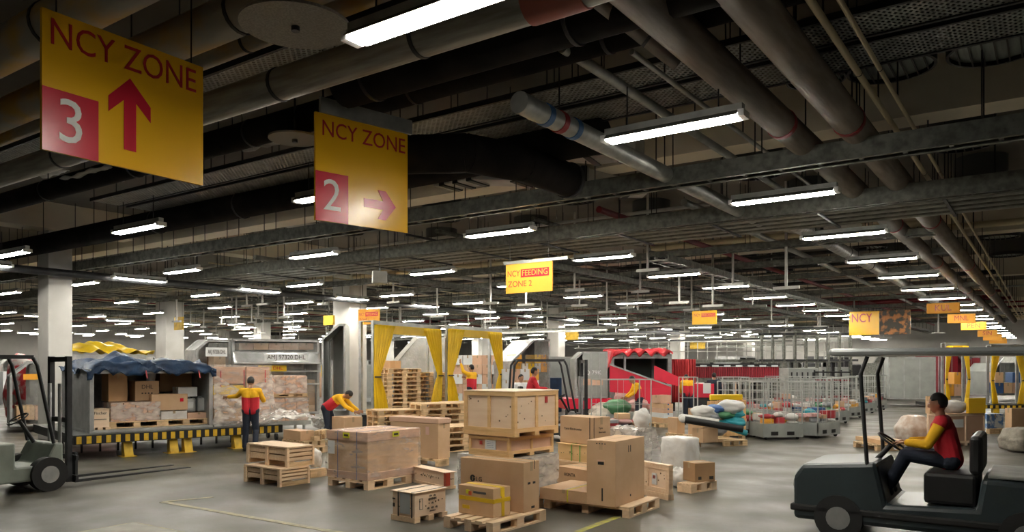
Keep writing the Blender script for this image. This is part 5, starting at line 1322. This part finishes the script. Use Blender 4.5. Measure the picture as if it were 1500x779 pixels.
# ================================================================ PEOPLE
def V(*a): return Vector(a)
def person(label, loc, rz, J, legs=navy, near=False, vox=.011, sleeves=shY, yoke=None, shirt=shR, cat='person', hair=True):
    t = thing('person', label, cat, loc, rz)
    m = MB(); n = 14
    pel, che, nk, hd = J['pel'], J['che'], J['nk'], J['hd']
    up = (hd-nk).normalized(); fw_ = J.get('face', V(1,0,0)); fw_ = (fw_-up*fw_.dot(up)).normalized(); sd = up.cross(fw_)
    HM = Matrix((( *fw_, ),( *sd, ),( *up, ))).transposed().to_4x4(); HM.translation = hd
    sh = [J['shL'], J['shR']]; side = (sh[0]-sh[1]).normalized()
    hp = [pel+side*.085, pel-side*.085]
    for s, q in ((1, hp[0]), (-1, hp[1])): m.caps(q, che+side*.07*s, .105, .105, n)
    m.caps(sh[0]-side*.02, sh[1]+side*.02, .07, .07, n); m.caps(che, nk, .10, .055, n); m.caps(nk, hd-up*.03, .052, .05, n)
    m.ball((0,0,0), (.090,.074,.108), 20, 14, M=HM); m.ball((.03,0,-.055), (.055,.05,.055), 16, 10, M=HM)
    m.ball((.092,0,-.012), (.018,.013,.026), 10, 8, M=HM)
    for s in (-1,1): m.ball((-.005, s*.075, -.01), (.022,.010,.032), 10, 8, M=HM)
    m.ball((.078,0,-.058), (.014,.024,.008), 10, 6, M=HM)
    for i in (0, 1):
        k = 'LR'[i]; el, wr, hdv = J['el'+k], J['wr'+k], J['hn'+k].normalized()
        m.caps(sh[i], el, .048, .040, n); m.caps(el, wr, .040, .027, n)
        nr = J.get('pn'+k, V(0,0,-1)); nr = (nr-hdv*nr.dot(hdv)).normalized(); sv = hdv.cross(nr)*(1 if i == 0 else -1)
        pc = wr+hdv*.05
        for o_ in (-.024, -.008, .008, .024): m.caps(wr+sv*o_*.5+hdv*.01, wr+hdv*.088+sv*o_, .014, .013, 8)
        for q, (o_, ln) in enumerate(((-.031,.062),(-.0105,.078),(.0105,.083),(.031,.074))):
            a0 = wr+hdv*.09+sv*o_; a1 = a0+(hdv*.9+nr*.35).normalized()*ln*.55; a2 = a1+(hdv*.6+nr*.8).normalized()*ln*.45
            m.caps(a0, a1, .0095, .009, 8); m.caps(a1, a2, .009, .0078, 8)
        b0 = wr+hdv*.025+sv*.03; b1 = b0+(hdv*.6+sv*.75+nr*.2).normalized()*.045; b2 = b1+(hdv*.85+sv*.25+nr*.4).normalized()*.032
        m.caps(b0, b1, .013, .011, 8); m.caps(b1, b2, .011, .009, 8)
        kn, an, toe = J['kn'+k], J['an'+k], J['to'+k].normalized()
        m.caps(hp[i], kn, .082, .056, n); m.caps(kn, an, .054, .036, n); m.caps(an-V(0,0,.03), an+toe*.15-V(0,0,.045), .036, .03, 10)
    def fin(m, name, mt, v):
        o = m.build(name, mt, t); r = o.modifiers.new('r', 'REMESH'); r.mode = 'VOXEL'; r.voxel_size = v; r.use_smooth_shade = True
        s = o.modifiers.new('s', 'SMOOTH'); s.iterations = 3; s.factor = .5; return o
    fin(m, 'body', skinM, vox*.7 if near else vox*.8)
    m = MB()
    for i in (0,1):
        k = 'LR'[i]; m.caps(hp[i], J['kn'+k], .103, .074, n); m.caps(J['kn'+k], J['an'+k]+(J['kn'+k]-J['an'+k]).normalized()*.03, .072, .060, n)
    m.caps(hp[0], hp[1], .118, .118, n); m.caps(pel, pel+(che-pel)*.2, .12, .11, n)
    fin(m, 'trousers', legs, vox)
    m = MB(); u = (che-pel)
    for s in (-1,1): m.caps(pel+side*s*.065+u*.0, pel+side*s*.075+u*.80, .128, .126, n)
    fin(m, 'shirt_body', shirt, vox)
    m = MB()
    for s in (-1,1): m.caps(pel+side*s*.07+u*.86, che+side*.075*s, .130, .122, n)
    m.caps(sh[0], sh[1], .080, .080, n); m.caps(che, nk-(nk-che)*.25, .115, .068, n)
    fin(m, 'shirt_yoke', yoke or sleeves, vox); m = MB()
    for i in (0,1):
        k = 'LR'[i]; m.caps(sh[i], J['el'+k], .070, .056, n); m.caps(J['el'+k], J['el'+k]+(J['wr'+k]-J['el'+k])*.88, .056, .044, n)
    fin(m, 'sleeves', sleeves, vox)
    if hair:
        m = MB(); m.ball((-.016,0,.018), (.094,.084,.106), 24, 16, M=HM); m.v = [v for v in m.v]
        hi = HM.inverted(); keep = []
        for f in m.f:
            c = sum((Vector(m.v[i]) for i in f), Vector())/4; l = hi @ c
            keep.append(l.z > .035-.0+(.03 if l.x > .05 else 0) or l.x < -.012 and l.z > -.06)
        idx = [i for i, k in enumerate(keep) if k]; m.f = [m.f[i] for i in idx]; m.mi = [0]*len(idx); m.sm = [True]*len(idx)
        m.build('hair', hairM, t, solid=.008)
    for i in (0,1):
        k = 'LR'[i]; an, toe = J['an'+k], J['to'+k].normalized()
        m = MB(); m.caps(an-V(0,0,.035)-toe*.04, an+toe*.17-V(0,0,.048), .045, .038, 12); m.v = [(x, y, max(z, an.z-.092)) for x, y, z in m.v]; m.build('shoe', shoeM, t)
    if near:
        for s in (-1,1):
            m = MB(); m.ball((.077, s*.030, .012), (.012,.014,.009), 10, 8, M=HM); m.build('eye', white, t)
            m = MB(); m.ball((.087, s*.030, .012), (.004,.006,.006), 8, 6, M=HM); m.build('pupil', black, t)
    return t
def stand(**k):
    J = dict(pel=V(0,0,.96), che=V(.0,0,1.33), nk=V(.0,0,1.47), hd=V(.02,0,1.61), shL=V(0,.185,1.40), shR=V(0,-.185,1.40),
        elL=V(-.02,.24,1.12), elR=V(-.02,-.24,1.12), wrL=V(.06,.25,.87), wrR=V(.06,-.25,.87), hnL=V(.2,0,-1), hnR=V(.2,0,-1), pnL=V(0,-1,0), pnR=V(0,1,0),
        knL=V(.02,.10,.50), knR=V(.02,-.10,.50), anL=V(-.02,.12,.092), anR=V(-.02,-.12,.092), toL=V(1,.15,0), toR=V(1,-.15,0))
    J.update(k); return J
# worker at the deck, seen from behind, one arm out to the film
J = stand(elL=V(.22,.34,1.28), wrL=V(.32,.56,1.26), hnL=V(.4,1,-.1), elR=V(.14,-.27,1.18), wrR=V(.36,-.22,1.25), hnR=V(1,0,.1), knR=V(.05,-.11,.5), anL=V(.05,.14,.092), anR=V(-.1,-.12,.092), hd=V(.05,0,1.62))
person('person in yellow and red shirt, back turned, handling film at the striped deck', P(367, 17.8), YAW+rad(100), J)
# stooping worker
J = stand(pel=V(-.15,0,.93), che=V(.16,0,1.16), nk=V(.28,0,1.22), hd=V(.42,0,1.26), shL=V(.22,.18,1.20), shR=V(.22,-.18,1.20), elL=V(.42,.22,.98), elR=V(.42,-.22,.98),
    wrL=V(.62,.16,.86), wrR=V(.62,-.16,.86), hnL=V(1,0,-.3), hnR=V(1,0,-.3), knL=V(-.02,.11,.50), knR=V(-.08,-.11,.50), anL=V(-.12,.12,.092), anR=V(-.25,-.12,.092), face=V(.3,0,-1))
person('person in red and yellow shirt stooping over the brown carton near the column', P(487, 19.35), YAW+rad(-8), J)
# worker in the second curtained container
J = stand(elL=V(.16,.26,1.50), wrL=V(.28,.22,1.76), hnL=V(.3,0,1), elR=V(.15,-.28,1.20), wrR=V(.38,-.26,1.28), hnR=V(1,0,.2))
t5 = thing('step_stool', 'low step under the person reaching up by the curtains', 'step', P(692, 25.2), YAW); MB().box(-.3,.3,-.25,.25,.22,.30).build('tread', alu, t5)
for sx in (-1,1):
    for sy in (-1,1): MB().box(sx*.27-.02,sx*.27+.02,sy*.22-.02,sy*.22+.02,0,.22).build('leg', alu, t5)
person('person in red and yellow reaching up before the farther yellow curtains', P(691, 25.2, .302), YAW+rad(150), J)
# worker by the cages and one at the trolley
J = stand(elL=V(.2,.22,1.15), wrL=V(.4,.15,1.0), hnL=V(1,0,-.3), elR=V(.2,-.22,1.15), wrR=V(.4,-.15,1.0), hnR=V(1,0,-.3), che=V(.08,0,1.31), nk=V(.14,0,1.43), hd=V(.22,0,1.55), shL=V(.1,.185,1.38), shR=V(.1,-.185,1.38))
person('person in yellow and red bending among the sacks before the red chute', P(936, 24.2), YAW+rad(185), J, sleeves=shY)
person('person in a yellow shirt behind the narrow trolley at the red bench', P(1008, 27.9), YAW+rad(95), J)
person('person in dark clothes standing at the red bench beside the white notice', P(1046, 28.6), YAW+rad(80), stand(), sleeves=navy, shirt=navy)
J = stand()
person('person in a pale shirt standing beyond the fork truck', P(763, 23.5), YAW+rad(-60), J, sleeves=white, shirt=white)

# ================================================================ VEHICLES
def wheel(t, x, y, r, w, name='wheel'):
    o = MB().tube((0,-w/2,0), (0,w/2,0), r, 28).build(name, rubber, t, bevel=.02); o.location = (x, y, r)
    h = MB().tube((0,-w/2-.006,0), (0,w/2+.006,0), r*.5, 20).build('hub', alu, o)
    return o
def forklift(label, loc, rz, body=tubP, cw=yellow, hood=black, lift=.06):
    """counterbalance truck heading local +x, origin under its middle"""
    t = thing('forklift', label, 'forklift', loc, rz)
    MB().prism([(-1.15,.22),(-1.2,.45),(-1.15,.85),(-.45,.90),(-.45,.18)], -.52, .52).build('counterweight', cw, t, bevel=.05, fixn=True)
    MB().prism([(-.447,.18),(-.447,.80),(.15,.80),(.15,.42),(.55,.42),(.72,.75),(.85,.75),(.85,.18)], -.50, .50).build('chassis', body, t, bevel=.03, fixn=True)
    MB().prism([(-.95,.88),(-.92,1.04),(-.35,1.02),(-.30,.82)], -.42, .42).build('hood', hood, t, bevel=.04, fixn=True)
    m = MB(); m.box(-.70,-.22,-.26,.26,1.0,1.10); m.box(-.74,-.64,-.25,.25,1.08,1.45); m.build('seat', black, t, bevel=.03)
    m = MB(); m.tube((.62,0,.75),(.40,0,1.12),.03,10); m.build('steering_column', black, t)
    m = MB(); R = Matrix.Translation((.38,0,1.14)) @ Matrix.Rotation(rad(-32), 4, 'Y')
    for i in range(24):
        a0, a1 = 2*pi*i/24, 2*pi*(i+1)/24; m.tube(R @ V(.16*cos(a0),.16*sin(a0),0), R @ V(.16*cos(a1),.16*sin(a1),0), .012, 6, cap=False)
    for a0 in (0, 2.1, 4.2): m.tube(R @ V(0,0,0), R @ V(.16*cos(a0),.16*sin(a0),0), .01, 6)
    m.build('steering_wheel', black, t)
    m = MB()
    for s in (-1,1):
        m.path([(.72,s*.46,.75),(.48,s*.45,2.0),(.42,s*.44,2.12)], .028, 10); m.path([(-.98,s*.46,.85),(-.90,s*.45,2.0),(-.82,s*.44,2.12)], .028, 10)
        m.bar((.42,s*.44,2.13),(-.82,s*.44,2.13),.06)
    for i in range(6): m.bar((-.8+i*.24,-.44,2.14),(-.8+i*.24,.44,2.14),.045,.02)
    m.build('overhead_guard', steelD, t)
    for s in (-1,1): MB().box(.98,1.06,s*.30-.04,s*.30+.04,.08,2.15).build('mast_rail', steelD, t)
    m = MB()
    for z in (.25,1.1,2.1): m.box(.99,1.05,-.30,.30,z-.04,z+.04)
    m.build('mast_cross_bar', steelD, t)
    for s in (-1,1): MB().tube((.94,s*.18,.15),(.94,s*.18,1.7),.03,10).build('lift_cylinder', alu, t)
    m = MB(); m.box(1.07,1.11,-.45,.45,lift+.05,lift+.13); m.box(1.07,1.11,-.45,.45,lift+.38,lift+.46); m.build('fork_carriage', steelD, t)
    for s in (-1,1):
        m = MB(); m.box(1.11,1.15,s*.28-.06,s*.28+.06,lift,lift+.5); m.prism([(1.11,lift),(3.2,lift+.02),(3.2,lift+.03),(1.11,lift+.05)], s*.28-.06, s*.28+.06); m.build('fork', steelD, t, fixn=True)
    for s in (-1,1): wheel(t, .62, s*.48, .27, .18); wheel(t, -.72, s*.45, .22, .16)
    return t
def sit_pose(h, lean=.06):
    return dict(pel=V(-.02,0,h+.10), che=V(lean,0,h+.45), nk=V(lean+.02,0,h+.59), hd=V(lean+.05,0,h+.73), shL=V(lean,.185,h+.52), shR=V(lean,-.185,h+.52),
        elL=V(.18,.25,h+.28), elR=V(.18,-.25,h+.28), wrL=V(.42,.13,h+.28), wrR=V(.42,-.13,h+.28), hnL=V(1,-.2,.0), hnR=V(1,.2,.0), pnL=V(0,0,-1), pnR=V(0,0,-1),
        knL=V(.42,.13,h+.08), knR=V(.42,-.13,h+.08), anL=V(.50,.14,h-.36), anR=V(.50,-.14,h-.36), toL=V(1,0,0), toR=V(1,0,0))
# truck at the near corner, forks towards the deck
c = C(-8.15, 12.0); TR = YAW+rad(55)
forklift('grey and yellow forklift at the near corner, forks pointing towards the striped deck', c, TR, body=mat('fork_greenish', (.30,.34,.30), .5, col2=(.22,.25,.22), scale=3))
# truck in the middle with driver
c = C((800-CX)/F*20.5, 20.5); TR = YAW+rad(6)
forklift('dark forklift passing behind the big plywood crate', c, TR, body=steelD, cw=steelD)
def off(c, rz, x, y, z=0): return V(c.x+x*cos(rz)-y*sin(rz), c.y+x*sin(rz)+y*cos(rz), z)
J = sit_pose(1.10); J['knL'] = V(.42,.13,1.14); J['knR'] = V(.42,-.13,1.14); J['anL'] = V(.55,.14,.52); J['anR'] = V(.55,-.14,.52)
for k in ('anL','anR'): J[k] = V(J[k].x, J[k].y, .53)
pl_ = person('person in a red shirt seated on the dark forklift behind the plywood crate', off(c, TR, -.42, 0), TR, J, sleeves=shR)
# tow tractor on the open floor
c = C(4.75, 8.75); TT = YAW+rad(145.5)
t = thing('tow_tractor', 'dark roofed tow tractor crossing the open floor close by', 'tow tractor', c, TT)
MB().prism([(-1.5,.20),(-1.5,.78),(-.55,.82),(-.5,.50),(.35,.46),(.45,.92),(1.25,.85),(1.35,.70),(1.35,.20)], -.58, .58).build('chassis', mat('tractor_body', (.035,.05,.055), .35, col2=(.025,.035,.04), scale=2), t, bevel=.05, fixn=True)
MB().box(-1.48, -.6, -.52, .52, .82, .86).build('rear_deck', galvL, t, bevel=.01)
MB().box(-1.52, 1.38, -.60, .60, .30, .38).build('side_bumper', rubber, t, bevel=.02)
m = MB(); m.box(-.50,.0,-.48,.48,.50,.84); m.box(-.55,-.43,-.46,.46,.84,1.25); m.build('seat', black, t, bevel=.04)
MB().tube((.55,0,.88),(.38,0,1.08),.03,10).build('steering_column', black, t)
m = MB(); R = Matrix.Translation((.37,0,1.10)) @ Matrix.Rotation(rad(-35), 4, 'Y')
for i in range(24):
    a0, a1 = 2*pi*i/24, 2*pi*(i+1)/24; m.tube(R @ V(.18*cos(a0),.18*sin(a0),0), R @ V(.18*cos(a1),.18*sin(a1),0), .013, 6, cap=False)
for a0 in (0, 2.1, 4.2): m.tube(R @ V(0,0,0), R @ V(.18*cos(a0),.18*sin(a0),0), .01, 6)
m.build('steering_wheel', black, t)
for s in (-1,1):
    MB().path([(.55,s*.55,.85),(.62,s*.55,1.9),(.55,s*.54,2.1)], .022, 10).build('front_roof_post', steelD, t)
    MB().path([(-1.35,s*.55,.78),(-1.35,s*.55,2.1)], .022, 10).build('rear_roof_post', steelD, t)
m = MB(); m.box(-1.55,.95,-.62,.62,2.11,2.19); m.build('roof', mat('roof_grey', (.30,.32,.32), .35, .3), t, bevel=.035)
for s in (-1,1): 
    wheel(t, .85, s*.52, .26, .16); wheel(t, -.95, s*.52, .26, .18)
    m = MB(); m.tube((1.34,s*.38,.60),(1.38,s*.38,.60),.07,20); m.build('headlight', insul, t)
MB().box(-1.75,-1.5,-.05,.05,.32,.40).build('tow_hitch', steelD, t)
J = sit_pose(.84); J['anL'] = V(.62,.14,.575); J['anR'] = V(.62,-.14,.575); J['knL'] = V(.42,.14,.98); J['knR'] = V(.42,-.14,.98)
person('person in a red shirt with yellow sleeves driving the roofed tow tractor', off(c, TT, -.20, 0), TT, J, near=True, vox=.010, yoke=shR)
# ================================================================ CAMERA, WORLD, COLOUR
cd = bpy.data.cameras.new('camera'); cam = bpy.data.objects.new('camera', cd); COL.objects.link(cam)
cam.location = (0, 0, H); cam.rotation_euler = (rad(90), 0, YAW)
cd.sensor_width = 36; cd.lens = F/1500*36; cd.shift_y = (CY-389.5)/1500; cd.clip_end = 400
S.camera = cam
w = bpy.data.worlds.new('world'); w.use_nodes = True; S.world = w
w.node_tree.nodes['Background'].inputs[0].default_value = (.5, .55, .6, 1); w.node_tree.nodes['Background'].inputs[1].default_value = .02
S.view_settings.view_transform = 'Standard'; S.view_settings.look = 'None'; S.view_settings.gamma = 1
S.view_settings.exposure = 1.85
S.cycles.max_bounces = 6; S.cycles.diffuse_bounces = 4; S.cycles.glossy_bounces = 2; S.cycles.transparent_max_bounces = 16
S.cycles.sample_clamp_indirect = 6
